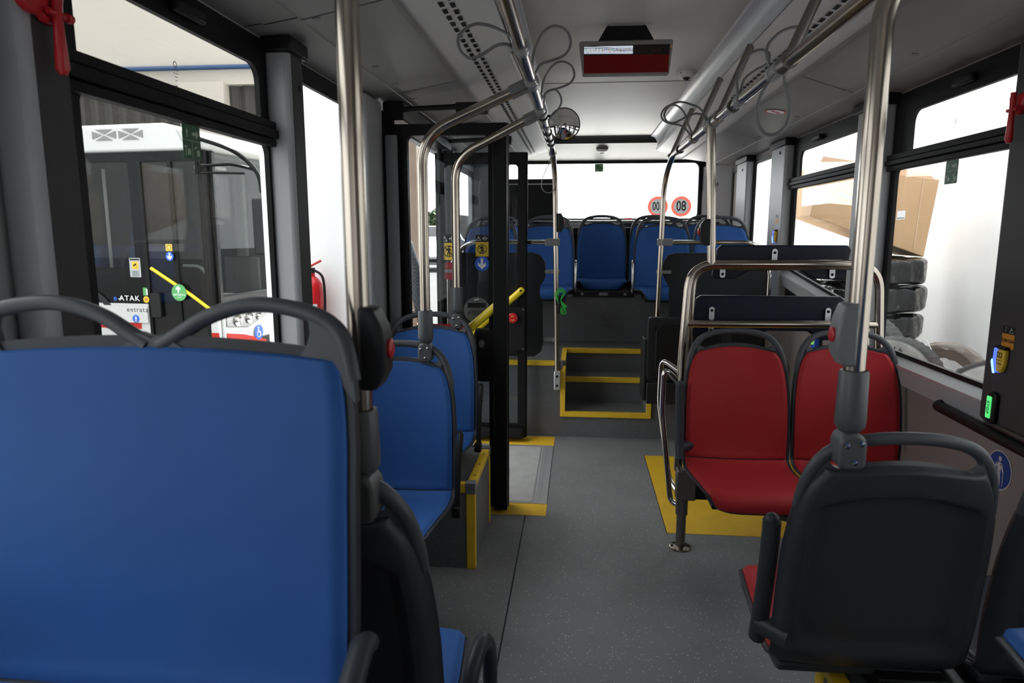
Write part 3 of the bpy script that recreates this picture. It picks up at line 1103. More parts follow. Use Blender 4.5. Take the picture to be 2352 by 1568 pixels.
def foot(M, parent):
    q = MB().box(-0.022, 0.022, -0.026, 0.010, -0.06, 0.07)
    f = q.build('foot_bracket', M_ALU, parent, bevel=0.006)
    for z in (-0.03, 0.035):
        q = MB().at(Matrix.Translation((0, -0.026, z)) @ Matrix.Rotation(PI / 2, 4, 'X'))
        q.lathe([(0.009, -0.002), (0.009, 0.001)], 10)
        q.build('bolt', M_BLACK, f)
    f.location = M
    return f


t = thing('handrail', 'left ceiling handrail running down to a pole at the rear step', 'handrail', (RLX, 4.5, 0))
pth = bend([(0, -5.2, RLZ), (0, -0.12, RLZ), (0.012, 0.085, 1.74), (0.04, 0.055, 0.40)], 0.16, 8)
MB().tube(pth, 0.0175, 16).build('rail', M_STEEL, t)
foot((0.04, 0.050, 0.40), t)
for k, y in enumerate((-3.3, -2.45, -1.5, -0.9, -0.02)):
    MB().tube([(0, y, RLZ), (-0.10, y, 2.125), (-0.112, y, 2.15)], 0.014, 12).build('strut', M_DSTEEL, t)
t2 = thing('handrail', 'right ceiling handrail running down to a pole behind the dark folding seat', 'handrail', (RRX, 4.5, 0))
pth = bend([(0, -5.2, RRZ), (0, -0.10, RRZ), (-0.018, 0.10, 1.72), (-0.036, 0.12, 0.53)], 0.16, 8)
MB().tube(pth, 0.0175, 16).build('rail', M_STEEL, t2)
for k, y in enumerate((-3.4, -2.45, -1.5, -0.9, -0.05)):
    MB().tube([(0, y, RRZ), (0.10, y, 2.10), (0.118, y, 2.145)], 0.015, 12).build('strut', M_DSTEEL, t2)
    MB().tube([(0, y - 0.035, RRZ), (0, y + 0.035, RRZ)], 0.023, 14).build('strut_clamp', M_DSTEEL, t2)

LOOPS = [
    ('grey strap loop lying flat to the left of the left handrail, nearest the camera', -1, [(-0.19, 2.0, 1.935), (-0.23, 2.03, 1.962), (-0.262, 2.03, 1.975), (-0.297, 2.03, 1.98), (-0.328, 2.03, 1.968), (-0.349, 2.03, 1.944), (-0.347, 2.03, 1.917), (-0.332, 2.03, 1.896), (-0.313, 2.03, 1.888), (-0.288, 2.03, 1.894), (-0.262, 2.03, 1.909), (-0.237, 2.03, 1.922), (-0.208, 2.03, 1.923), (-0.185, 2.06, 1.911)], 2.03),
    ('largest grey strap loop standing up right of the left handrail', -1, [(-0.167, 2.45, 1.935), (-0.164, 2.45, 1.993), (-0.149, 2.45, 2.036), (-0.123, 2.45, 2.074), (-0.089, 2.45, 2.087), (-0.055, 2.45, 2.073), (-0.038, 2.45, 2.044), (-0.041, 2.45, 2.012), (-0.062, 2.45, 1.989), (-0.099, 2.45, 1.976), (-0.137, 2.45, 1.964), (-0.158, 2.45, 1.932)], 2.45),
    ('grey strap loop standing up on the left handrail, second largest, above the round mirror', -1, [(-0.169, 3.0, 1.93), (-0.16, 3.0, 2.01), (-0.14, 3.0, 2.059), (-0.107, 3.0, 2.093), (-0.071, 3.0, 2.099), (-0.038, 3.0, 2.079), (-0.028, 3.0, 2.043), (-0.046, 3.0, 2.013), (-0.088, 3.0, 1.996), (-0.134, 3.0, 1.983), (-0.162, 3.0, 1.957), (-0.166, 3.0, 1.921)], 3.0),
    ('small grey strap loop on the left handrail reaching down to the round mirror', -1, [(-0.172, 3.5, 1.93), (-0.180, 3.5, 2.03), (-0.167, 3.5, 2.075), (-0.13, 3.5, 2.088), (-0.102, 3.5, 2.064), (-0.094, 3.5, 2.027), (-0.112, 3.5, 1.991), (-0.145, 3.5, 1.96), (-0.165, 3.5, 1.92)], 3.5),
    ('thin grey strap loop hanging down beside the left rear pole, before the rear window', -1, [(-0.178, 4.42, 1.87), (-0.195, 4.45, 1.82), (-0.223, 4.48, 1.77), (-0.244, 4.5, 1.707), (-0.233, 4.5, 1.665), (-0.2, 4.5, 1.647), (-0.163, 4.5, 1.665), (-0.152, 4.5, 1.707), (-0.164, 4.48, 1.78), (-0.172, 4.44, 1.86)], 4.42),
    ('wide grey strap loop hanging down from the right handrail over the pictogram', 1, [(0.575, 2.1, 1.865), (0.576, 2.1, 1.82), (0.591, 2.1, 1.771), (0.595, 2.1, 1.734), (0.586, 2.1, 1.698), (0.559, 2.1, 1.677), (0.531, 2.1, 1.68), (0.511, 2.1, 1.708), (0.504, 2.1, 1.745), (0.516, 2.1, 1.791), (0.541, 2.1, 1.831), (0.562, 2.1, 1.862)], 2.1),
    ('grey strap loop standing up on the right handrail beside the nearest strut', 1, [(0.55, 2.16, 1.87), (0.537, 2.16, 1.926), (0.566, 2.16, 1.965), (0.606, 2.16, 1.983), (0.642, 2.16, 1.978), (0.647, 2.16, 1.967), (0.627, 2.16, 1.937), (0.584, 2.16, 1.907), (0.562, 2.16, 1.872)], 2.16),
    ('tall grey strap loop standing up behind the second strut of the right handrail', 1, [(0.558, 2.6, 1.87), (0.551, 2.6, 1.947), (0.576, 2.6, 2.003), (0.62, 2.6, 2.03), (0.655, 2.6, 2.018), (0.651, 2.6, 1.984), (0.613, 2.6, 1.963), (0.575, 2.6, 1.93), (0.562, 2.6, 1.87)], 2.6),
    ('inner of two crossed strap loops left of the right handrail, before the silver cove', 1, [(0.562, 3.6, 1.87), (0.537, 3.6, 1.926), (0.517, 3.6, 1.978), (0.491, 3.6, 2.01), (0.458, 3.6, 2.023), (0.422, 3.6, 2.011), (0.402, 3.6, 1.976), (0.416, 3.6, 1.947), (0.449, 3.6, 1.933), (0.49, 3.6, 1.926), (0.524, 3.6, 1.906), (0.558, 3.6, 1.862)], 3.6),
    ('outer of two crossed strap loops left of the right handrail, before the silver cove', 1, [(0.568, 3.2, 1.88), (0.527, 3.2, 1.934), (0.49, 3.2, 1.952), (0.446, 3.2, 1.965), (0.41, 3.2, 1.96), (0.382, 3.2, 1.94), (0.37, 3.2, 1.911), (0.384, 3.2, 1.883), (0.413, 3.2, 1.877), (0.449, 3.2, 1.893), (0.492, 3.2, 1.913), (0.535, 3.2, 1.909), (0.562, 3.2, 1.87)], 3.2),
]
for lab, s, pts, y in LOOPS:
    rx, rz = (RLX, RLZ) if s < 0 else (RRX, RRZ)
    if y > 4.4:
        rz = 1.885
    t = thing('strap_loop', lab, 'strap', (rx, y, rz), 0, 'strap loops on the ceiling handrails')
    pp = [(a - rx, b_ - y, c - rz) for a, b_, c in pts]
    MB().tube(smooth_path(pp, 5), 0.0045 if y < 4.4 else 0.0032, 10).build('loop', M_STRAP, t)
    bb = MB().tube([(0, -0.032, 0), (0, 0.032, 0)], 0.0225, 16)
    bb.tube([(0, -0.006, 0), (0, 0.006, 0)], 0.0255, 16)
    bb.build('clip', M_CLEARPL, t)
# clear sleeves between the straps on the left rail
for y in (3.25, 3.75, 4.0, 4.2):
    t = thing('rail_sleeve', 'clear sleeve on the far part of the left handrail', 'sleeve', (RLX, y, RLZ), 0, 'clear sleeves on the left handrail')
    bb = MB().tube([(0, -0.045, 0), (0, 0.045, 0)], 0.0225, 16)
    bb.build('sleeve', M_CLEARPL, t)
    bb = MB().tube([(0, -0.045, 0), (0, -0.035, 0)], 0.0245, 16)
    bb.build('collar', M_GREYPL, t)
for y in (2.75, 4.1):
    t = thing('rail_sleeve', 'clear sleeve on the right handrail', 'sleeve', (RRX, y, RRZ), 0, 'clear sleeves on the right handrail')
    bb = MB().tube([(0, -0.045, 0), (0, 0.045, 0)], 0.0225, 16)
    bb.build('sleeve', M_CLEARPL, t)
    bb = MB().tube([(0, -0.045, 0), (0, -0.035, 0)], 0.0245, 16)
    bb.build('collar', M_GREYPL, t)


def socket(parent, z, r, dy=-1, z_top=None):
    """grey cup on the pole's foot and the clamp that grips the seat handle; z is the handle height"""
    zt = z_top if z_top else z + 0.155
    q = MB().lathe([(r * 0.95, zt - 0.004), (r * 1.32, zt), (r * 1.42, zt - 0.006), (r * 1.5, z + 0.055), (r * 1.42, z + 0.043), (r * 1.1, z + 0.034), (r * 0.5, z + 0.029)], 24)
    q.build('cup', M_CUP, parent)
    k = r * 1.35
    q = MB()
    prof = rrect(-k, k, z - 0.040, z + 0.034, (k * 0.55, k * 0.55, k * 0.95, k * 0.95), 6)
    q.prism(prof, 0.058, 'y', -0.029)
    c = q.build('clamp', M_CUP, parent, bevel=0.007, seg=3)
    for x, zz in ((-k * 0.5, z + 0.010), (k * 0.5, z + 0.014), (k * 0.12, z - 0.024)):
        q = MB().at(Matrix.Translation((x, dy * 0.029, zz)) @ Matrix.Rotation(PI / 2, 4, 'X'))
        q.lathe([(0.0058, -0.0015), (0.0058, 0.0015), (0.0025, 0.0022), (0.0024, 0.0005)], 12)
        q.build('screw', M_CHROME, c)


def stop_box(parent, s, z, r, x0=0.0, m=M_GREYPL):
    q = MB()
    q.prism([(x0 + s * a, z + b_) for a, b_ in ((r * 0.3, 0.060), (r * 1.6, 0.060), (0.042, 0.030), (0.046, 0.0), (0.044, -0.035), (0.030, -0.062), (r * 0.3, -0.062))], 0.052, 'y', -0.026)
    o = q.build('stop_box', m, parent, bevel=0.006)
    q = MB().at(Matrix.Translation((x0 + s * 0.046, 0, z - 0.002)) @ Matrix.Rotation(s * PI / 2, 4, 'Y'))
    q.lathe([(0.0145, -0.004), (0.0145, 0.003), (0.011, 0.0048), (0.001, 0.005)], 18)
    q.build('stop_button', M_REDP, o)


# foreground pole left
t = thing('grab_pole', 'stainless pole in the left foreground, right of the wide blue double seat', 'pole', (-0.321, 0.972, 0))
MB().tube(bend([(0, 0, 1.05), (0, 0, 1.86), (0.145, 0.0, 1.922)], 0.1, 8), 0.0168, 18).build('tube', M_STEEL, t)
socket(t, 1.005, 0.0172, 1, 1.137)
stop_box(t, 1, 1.232, 0.0168, m=M_DARK)
# foreground pole right
t = thing('grab_pole', 'stainless pole in the right foreground clamped to the dark seat back', 'pole', (0.541, 1.368, 0))
MB().tube(bend([(0, 0, 1.03), (0, 0, 1.79), (0.024, 0.0, 1.855)], 0.05, 6), 0.0195, 18).build('tube', M_STEEL, t)
socket(t, 0.978, 0.0195, -1)
stop_box(t, -1, 1.205, 0.0195, m=M_GREYPL)
# curved poles
for x, y, zh, zb, yt, lab in ((-0.572, 2.52, 0.952, 1.745, 2.50, 'nearer curved stainless pole from the first blue seat up to the left handrail'),
                              (-0.570, 3.19, 0.985, 1.735, 3.10, 'farther curved stainless pole from the second blue seat up to the left handrail')):
    t = thing('grab_pole', lab, 'pole', (x, y, 0))
    MB().tube(bend([(0, 0, zh + 0.05), (0, 0, zb), (RLX - x, yt - y, RLZ)], 0.11, 9), 0.0195, 18).build('tube', M_STEEL, t)
    socket(t, zh, 0.0195, -1)
    d = Vector((RLX - x, yt - y, RLZ - zb)).normalized()
    e = Vector((RLX - x, yt - y, RLZ))
    q = MB().tube([e - d * 0.085, e - d * 0.015], 0.027, 4)
    q.tube([tuple(e + Vector((0, -0.035, 0))), tuple(e + Vector((0, 0.035, 0)))], 0.026, 14)
    q.build('rail_clamp', M_GREYPL, t, bevel=0.004)

# padded rest with its steel frame behind the red seats
t = thing('leaning_frame', 'stainless tube frame with two navy padded boards standing behind the red seats', 'frame', (0.89, 3.12, 0))
ox, oy = 0.89, 3.12
def loc(pts):
    return [(x - ox, y - oy, z) for x, y, z in pts]
MB().tube(bend(loc([(0.462, 3.0, 0.34), (0.468, 3.08, 0.80), (0.492, 3.10, 1.258), (1.295, 3.10, 1.262), (1.325, 3.09, 0.80), (1.33, 3.08, 0.05)]), 0.115, 9), 0.0185, 16).build('front_hoop', M_STEEL, t)
MB().tube(bend(loc([(0.51, 3.19, 0.34), (0.515, 3.19, 0.80), (0.525, 3.185, 1.245), (1.28, 3.185, 1.248), (1.305, 3.185, 0.80), (1.305, 3.185, 0.05)]), 0.10, 9), 0.0155, 14).build('rear_hoop', M_STEEL, t)
MB().tube(loc([(0.478, 3.095, 0.993), (1.31, 3.095, 0.999)]), 0.0165, 14).build('middle_bar', M_STEEL, t)
MB().tube(bend(loc([(0.585, 3.10, 1.26), (0.557, 3.10, 1.86)]), 0.05), 0.0195, 16).build('post', M_STEEL, t)
MB().tube(loc([(0.565, 3.07, RRZ), (0.565, 3.13, RRZ)]), 0.0255, 16).build('rail_clamp', M_GREYPL, t)
q = MB().at(Matrix.Translation((0.557 - ox, 0.0 - 0.02, 0)))
stop = MB()
stop.prism([(0.577 - ox - a, 1.40 + b_) for a, b_ in ((0.006, 0.055), (0.03, 0.055), (0.048, 0.03), (0.05, 0.0), (0.046, -0.035), (0.03, -0.06), (0.006, -0.06))], 0.05, 'y', -0.045)
so = stop.build('stop_box', M_DARK, t, bevel=0.006)
q = MB().at(Matrix.Translation((0.577 - ox - 0.05, -0.02, 1.40)) @ Matrix.Rotation(-PI / 2, 4, 'Y'))
q.lathe([(0.016, -0.004), (0.016, 0.004), (0.001, 0.0075)], 16)
q.build('stop_button', M_REDP, so)
# boards
up = [(0.612, 1.20), (0.625, 1.186), (0.71, 1.186), (0.775, 1.225), (1.00, 1.228), (1.06, 1.19), (1.16, 1.186), (1.195, 1.20), (1.215, 1.32), (1.20, 1.340), (0.65, 1.340), (0.63, 1.325)]
MB().prism([(x - ox, z) for x, z in up], 0.035, 'y', 0.085).build('upper_board', M_NAVY, t, bevel=0.006)
lo = [(0.52, 0.93), (0.535, 0.915), (0.64, 0.915), (0.70, 0.95), (1.05, 0.95), (1.11, 0.91), (1.2, 0.91), (1.215, 0.93), (1.20, 1.095), (1.185, 1.11), (0.565, 1.11), (0.545, 1.095)]
MB().prism([(x - ox, z) for x, z in lo], 0.035, 'y', 0.085).build('lower_board', M_NAVY, t, bevel=0.006)
for x, z, up_ in ((0.88, 1.262, 1), (0.655, 1.255, -1), (1.135, 1.255, -1), (0.615, 0.998, 1), (0.615, 0.996, -1), (1.13, 0.998, 1)):
    q = MB()
    z2 = z + up_ * 0.062
    q.prism(rrect(x - ox - 0.012, x - ox + 0.012, min(z, z2), max(z, z2), 0.011, 5), 0.003, 'y', 0.073)
    cl = q.build('clip', M_ALU, t, smooth=False)
    q = MB().at(Matrix.Translation((x - ox, 0.0725, z + up_ * 0.045)) @ Matrix.Rotation(PI / 2, 4, 'X'))
    q.lathe([(0.0065, 0), (0.0065, 0.0015)], 12)
    q.build('bolt', M_BLACK, cl)
# hand loop on the aisle side
MB().tube(bend(loc([(0.468, 3.07, 0.72), (0.392, 3.06, 0.80), (0.388, 3.05, 0.60), (0.43, 2.98, 0.20), (0.475, 2.95, 0.19)]), 0.045, 6), 0.0125, 12).build('side_loop', M_CHROME, t)
MB().tube(bend(loc([(0.50, 3.19, 0.74), (0.405, 3.27, 0.80), (0.402, 3.27, 0.58), (0.445, 3.15, 0.24), (0.49, 3.02, 0.20)]), 0.045, 6), 0.0125, 12).build('side_loop', M_CHROME, t)

# dark folding seat at the step
t = thing('folding_seat', 'dark folded-up seat standing right of the yellow-edged steps, behind the steel frame', 'folding seat', (0.70, 4.42, 0))
q = MB().prism(rrect(-0.255, 0.27, 0.455, 0.862, 0.03), 0.06, 'y', -0.05)
bk = q.build('back', M_DARK, t, bevel=0.01)
q = MB().prism(rrect(-0.20, 0.2, 0.50, 0.82, 0.06), 0.008, 'y', -0.057)
q.build('seat_panel', M_BLACKPL, t, bevel=0.004)
for x, z in ((-0.215, 0.80), (-0.22, 0.50), (0.22, 0.80), (0.22, 0.5)):
    q = MB().at(Matrix.Translation((x, -0.055, z)) @ Matrix.Rotation(PI / 2, 4, 'X'))
    q.lathe([(0.012, -0.006), (0.012, 0.003), (0.001, 0.006)], 12)
    q.build('bolt', M_BLACKPL, bk)
MB().box(-0.25, 0.27, -0.06, 0.158, 0.30, 0.44).build('base', M_DARK, t, bevel=0.008)
MB().box(-0.275, -0.25, -0.05, 0.15, 0.32, 0.72).build('side_plate', M_DARK, t, bevel=0.008)


# partitions at the raised floor
def partition(name, label, s, outline, px, bar, clips, y):
    t = thing(name, label, 'partition', (px, y, 0.525))
    m = Matrix.Translation((-px, -y, -0.525))
    q = MB().at(m).prism(outline, 0.012, 'y', y + 0.02)
    q.build('panel', M_DARK, t, bevel=0.003)
    q = MB().at(m).tube(bend(bar, 0.09, 8), 0.0145, 14)
    q.build('top_rail', M_CHROME, t)
    a, z = bar[0][0], bar[0][2]
    q = MB().at(m).box(*sorted((a - s * 0.022, a + s * 0.075)), y - 0.03, y + 0.03, z - 0.024, z + 0.024)
    q.build('rail_clamp', M_GREYPL, t, bevel=0.007)
    for zc in clips:
        q = MB().at(m)
        q.box(*sorted((a - s * 0.015, a + s * 0.075)), y - 0.005, y + 0.03, zc - 0.012, zc + 0.012)
        q.tube([(a, y - 0.0, zc - 0.013), (a, y - 0.0, zc + 0.013)], 0.024, 14)
        q.build('panel_clip', M_GREYPL, t, bevel=0.004)
    return t


# left: outline in x, z
ol = [(-0.92, 1.262), (-0.30, 1.262), (-0.25, 1.245), (-0.222, 1.20), (-0.212, 1.13), (-0.225, 1.08), (-0.252, 1.04), (-0.256, 0.98), (-0.235, 0.93), (-0.232, 0.64), (-0.245, 0.59), (-0.29, 0.555), (-0.92, 0.555)]
partition('partition', 'dark partition panel with chrome top rail, left of the rear steps behind the doors', -1, ol, -0.5,
          [(-0.145, 4.585, 1.331), (-0.76, 4.60, 1.331), (-0.88, 4.60, 1.15), (-0.885, 4.60, 0.53)], (1.135, 0.675), 4.585)
orr = [(1.245, 1.262), (0.64, 1.262), (0.59, 1.245), (0.565, 1.20), (0.556, 1.13), (0.58, 1.08), (0.607, 1.04), (0.612, 0.60), (0.62, 0.56), (1.245, 0.555)]
partition('partition', 'dark partition panel with chrome top rail, right of the rear steps behind the folding seat', 1, orr, 0.85,
          [(0.540, 4.62, 1.331), (1.16, 4.63, 1.331), (1.25, 4.63, 1.18), (1.25, 4.63, 0.53)], (1.135,), 4.62)
# stop boxes on the rear poles
t = thing('stop_button_box', 'grey stop button box on the left rear pole, before the rear window', 'stop button', (-0.142, 4.566, 0))
stop_box(t, 1, 1.46, 0.018, m=M_DARK)
# coiled green cord on the left rear pole
t = thing('cord', 'bundle of bright green cord tied to the left rear pole', 'cord', (-0.13, 4.53, 0.95))
rnd = random.Random(3)
for k in range(5):
    a = [(0.0, 0, -0.01), (0.0 + rnd.uniform(-.02, .02), -0.01, 0.05), (0.02 + 0.012 * k * 0.6, -0.01, 0.085 - k * 0.008), (0.045 + rnd.uniform(-.01, .01), -0.005 + 0.003 * k, 0.05), (0.02, 0, 0.0),
         (0.035 + 0.006 * k, -0.01, -0.04), (0.058 - 0.006 * k, 0, -0.085 + 0.01 * k), (0.025, 0.0, -0.09 + 0.008 * k), (0.012, 0, -0.03)]
    MB().tube(smooth_path(a, 5, closed=True), 0.0025, 8, closed=True).build('coil', M_CORD, t)
MB().tube([(0.004, 0, -0.09), (0.012, -0.005, -0.02), (0.006, 0.005, 0.02)], 0.007, 8).build('tie', M_BLACK, t)
MB().lathe([(0.0215, -0.03), (0.0225, 0.03)], 16).build('wrap', M_BLACK, t).location = (0.0, 0.033, 0.0)

# ------------------------------------------------------------------ doors folded into the bus
def leaf(num, label, y, x0, x1, hx0, hx1, hz0, hz1, bar, rubber):
    me = frame_mesh(rect(x0, x1, 0.02, 1.90), [rrect(hx0, hx1, hz0, hz1, (0.01, 0.01, 0.03, 0.03))], 'y', y - 0.018, 0.036)
    me.materials.append(M_BLACK)
    o = link('door_%d' % num, me)
    o['label'] = label
    o['category'] = 'door'
    struct(o)
    MB().box(hx0 - 0.02, hx1 + 0.02, y - 0.003, y + 0.003, hz0 - 0.02, hz1 + 0.02).build('door_glass', M_DGLASS, o, smooth=False)
    MB().box(x1 - 0.006, x1 + 0.010, y - 0.012, y + 0.012, 0.02, 1.90).build('edge_seal', M_RUBBER, o, bevel=0.004)
    q = MB().tube(bar[:-1] + [bar[-1]], 0.0215, 16)
    a, b_ = Vector(bar[-2]), Vector(bar[-1])
    q.ball(tuple(b_), 0.0215, (1, 1, 1), 8)
    gb = q.build('grab_bar', M_YELTUBE, o)
    q = MB().at(Matrix.Translation((b_.x - 0.004, b_.y - 0.021, b_.z)) @ Matrix.Rotation(PI / 2, 4, 'X'))
    q.lathe([(0.007, -0.002), (0.007, 0.003)], 12)
    if num == 2:
        q.build('end_screw', M_BLACK, gb)
    else:
        MB().box(-0.402, -0.336, 3.228, 3.275, 0.02, 1.895).build('stile_cover', M_BLACK, o, bevel=0.004)
    q = MB().at(Matrix.Translation(bar[0]))
    q.ball((0, 0, 0), 0.0215, (1, 1, 1), 8)
    q.build('bar_end', M_REDP if num == 1 else M_YELTUBE, gb)
    return o


d1 = leaf(1, 'nearer black framed glass door leaf folded into the bus', 3.29, -0.90, -0.342, -0.815, -0.428, 0.33, 1.848,
          [(-0.615, 3.262, 0.852), (-0.54, 3.252, 0.918), (-0.388, 3.258, 1.048)], 1)
d2 = leaf(2, 'farther black framed glass door leaf folded into the bus before the raised floor', 4.48, -0.93, -0.340, -0.87, -0.392, 0.11, 1.826,
          [(-0.85, 4.435, 0.62), (-0.7, 4.43, 0.73), (-0.366, 4.435, 1.022)], 1)
# leaf 1: lock plate
q = MB().prism(rrect(-0.492, -0.395, 0.672, 0.928, 0.02), 0.03, 'y', 3.252)
lp = q.build('lock_plate', M_BLACKPL, d1, bevel=0.006)
q = MB().at(Matrix.Translation((-0.462, 3.2515, 0.862)) @ Matrix.Rotation(PI / 2, 4, 'X') @ Matrix.Diagonal((0.8, 1.15, 1, 1)))
q.lathe([(0.017, -0.002), (0.017, 0.002), (0.014, 0.003)], 20)
q.build('lock_knob', M_GREYPL, lp)
q = MB().prism(rrect(-0.474, -0.438, 0.70, 0.812, 0.016), 0.008, 'y', 3.246)
q.build('pull_recess', M_BLACK, lp, bevel=0.003)
q = MB().box(-0.50, -0.34, 3.30, 3.37, 0.02, 0.10)
q.build('bottom_guard', M_RUBBER, d1, bevel=0.01)
q = MB().box(-0.93, -0.345, 4.40, 4.46, 0.02, 0.095)
q.build('bottom_guard', M_RUBBER, d2, bevel=0.02)
# leaf 2: emergency button box
q = MB().prism(rrect(-0.468, -0.341, 0.628, 0.912, 0.008), 0.05, 'y', 4.412)
eb = q.build('emergency_box', M_BLACKPL, d2, bevel=0.004)
q = MB().at(Matrix.Translation((-0.418, 4.412, 0.846)) @ Matrix.Rotation(PI / 2, 4, 'X'))
q.lathe([(0.018, 0.0), (0.018, 0.014), (0.031, 0.016), (0.033, 0.026), (0.028, 0.032), (0.001, 0.033)], 24)
q.build('emergency_button', M_REDP, eb)
q = MB().at(Matrix.Translation((-0.418, 4.3785, 0.846)))
for k in range(2):
    q.tube([(0.014 * math.cos(a), 0, 0.014 * math.sin(a)) for a in frange(PI * (0.25 + k), PI * (0.75 + k), 8)], 0.0025, 6)
q.build('button_arrows', M_SIGNYEL, eb)
for x, z in ((-0.352, 0.90), (-0.352, 0.64), (-0.457, 0.64)):
    q = MB().at(Matrix.Translation((x, 4.411, z)) @ Matrix.Rotation(PI / 2, 4, 'X'))
    q.lathe([(0.005, -0.001), (0.005, 0.002)], 10)
    q.build('box_screw', M_GREYPL, eb)
# door gear over the opening
t = thing('door_gear', 'black door arms and motor rail above the folded door leaves', 'door gear', (-0.85, 3.9, 1.95))
MB().box(-0.08, 0.02, -0.62, 0.62, -0.03, 0.055).build('motor_rail', M_BLACKPL, t, bevel=0.006)
for y in (-0.60, 0.55):
    a = MB().tube([(0.0, y, 0.02), (0.33, y + 0.02, 0.035)], 0.014, 8)
    a.box(0.27, 0.42, y - 0.03, y + 0.05, 0.0, 0.045)
    a.build('arm', M_BLACKPL, t, bevel=0.004)
    MB().tube([(-0.045, y, -1.92), (-0.045, y, 0.03)], 0.016, 12).build('pivot_post', M_BLACK, t)
# small red indicator on the duct panel over the doors
t = thing('indicator_lamp', 'small dark framed indicator on the duct panel above the doors', 'indicator', (-0.66, 4.25, 2.035))
q = MB().at(Matrix.Rotation(-0.15, 4, 'Y')).box(-0.05, 0.05, -0.06, 0.06, -0.016, 0.0)
fr = q.build('frame', M_GREYPL, t, bevel=0.004)
q = MB().at(Matrix.Rotation(-0.15, 4, 'Y')).box(-0.036, 0.036, -0.045, 0.045, -0.019, -0.014)
q.build('lens', mat('lens_red', (0.05, 0.012, 0.012), 0.15), t, bevel=0.002)

# ------------------------------------------------------------------ signs and small fittings
def walker(F, u, v, h, w, m, parent, name='figure', cane=False):
    """walking figure pictogram of height h centred on (u, v)"""
    q = MB().at(F)
    s = h / 2
    q.prism(circ(u + 0.02 * s, v + 0.80 * s, 0.17 * s, 16), 0.0005, 'z', w)
    for pts in ([(-.26, .56), (.24, .56), (.18, -.08), (-.16, -.08)], [(-.26, .56), (-.10, .50), (-.46, -.02), (-.58, .02)], [(.24, .56), (.12, .46), (.40, -.06), (.52, -.02)],
                [(-.16, -.04), (.03, -.04), (-.26, -.98), (-.46, -.94)], [(-.02, -.04), (.18, -.04), (.26, -1.0), (.06, -1.0)]):
        q.prism([(u + a * s, v + b_ * s) for a, b_ in pts], 0.0005, 'z', w)
    if cane:
        q.prism([(u + a * s, v + b_ * s) for a, b_ in ((.46, -.05), (.52, -.05), (.52, -1.0), (.46, -1.0))], 0.0005, 'z', w)
    return q.build(name, m, parent, smooth=False)


def tri(F, u, v, h, w, m, parent, name='warning_triangle'):
    q = MB().at(F)
    P = [(-.58, -.5), (.58, -.5), (0, .5)]
    for i in range(3):
        a, b_ = Vector(P[i]), Vector(P[(i + 1) % 3])
        c = Vector((0, -.17))
        q.prism([tuple(Vector((u, v)) + x * h) for x in (a, b_, c + (b_ - c) * .74, c + (a - c) * .74)], 0.0005, 'z', w)
    q.prism([(u - .05 * h, v - .1 * h), (u + .05 * h, v - .1 * h), (u + .06 * h, v + .2 * h), (u - .06 * h, v + .2 * h)], 0.0005, 'z', w)
    return q.build(name, m, parent, smooth=False)


def ring(F, u, v, r0, r1, w, m, parent, name, t=0.0005):
    n = 40
    q = MB().at(F)
    vs = [(u + r * math.cos(2 * PI * k / n), v + r * math.sin(2 * PI * k / n), w + d) for d in (0, t) for r in (r0, r1) for k in range(n)]
    fs = []
    for k in range(n):
        l = (k + 1) % n
        fs += [(2 * n + k, 2 * n + l, 3 * n + l, 3 * n + k), (n + k, n + l, 3 * n + l, 3 * n + k), (k, 2 * n + k, 2 * n + l, l)]
    q.add(vs, fs)
    return q.build(name, m, parent, smooth=False)


def arrow_pts(u, v, h, d=1):
    return [(u + a * h, v + d * b_ * h) for a, b_ in ((-.12, -.5), (.12, -.5), (.12, .06), (.38, -.14), (.38, .16), (0, .5), (-.38, .16), (-.38, -.14), (-.12, .06))]


def stand_sticker(y, x, z, w, h, label):
    """black over yellow door warning"""
    F = face_frame((x, y, z), *FRONT)
    t = tag(flat('warning_sticker', rrect(-w / 2, w / 2, -h / 2, h / 2, w * 0.06), F, 0, M_SIGNYEL), label, 'sticker')
    flat('black_field', rrect(-w / 2, w / 2, h * 0.17, h / 2, w * 0.06), F, 0.0006, M_INK, t)
    tri(F, -w * 0.27, h * 0.335, w * 0.32, 0.0012, M_WHITE, t)
    q = MB().at(F)
    for s in (-1, 1):
        q.prism([(w * (0.22 + s * 0.03), h * .25), (w * (0.22 + s * 0.055), h * .25), (w * (0.22 + s * 0.055), h * .43), (w * (0.22 + s * 0.03), h * .43)], 0.0005, 'z', 0.0012)
        q.prism([(w * (0.22 + s * 0.09), h * .335), (w * (0.22 + s * 0.15), h * .39), (w * (0.22 + s * 0.15), h * .28)], 0.0005, 'z', 0.0012)
        q.prism([(w * (0.22 + s * 0.14), h * .32), (w * (0.22 + s * 0.19), h * .32), (w * (0.22 + s * 0.19), h * .35), (w * (0.22 + s * 0.14), h * .35)], 0.0005, 'z', 0.0012)
    q.build('door_arrows', M_WHITE, t, smooth=False)
    walker(F, 0, -h * 0.16, h * 0.44, 0.0012, M_INK, t)
    ring(F, 0, -h * 0.16, w * 0.31, w * 0.36, 0.0014, M_INK, t, 'ban_ring')
    flat('ban_bar', [(-w * .24, -h * .16 + w * .20), (-w * .20, -h * .16 + w * .24), (w * .24, -h * .16 - w * .20), (w * .20, -h * .16 - w * .24)], F, 0.0016, M_INK, t)
    return t


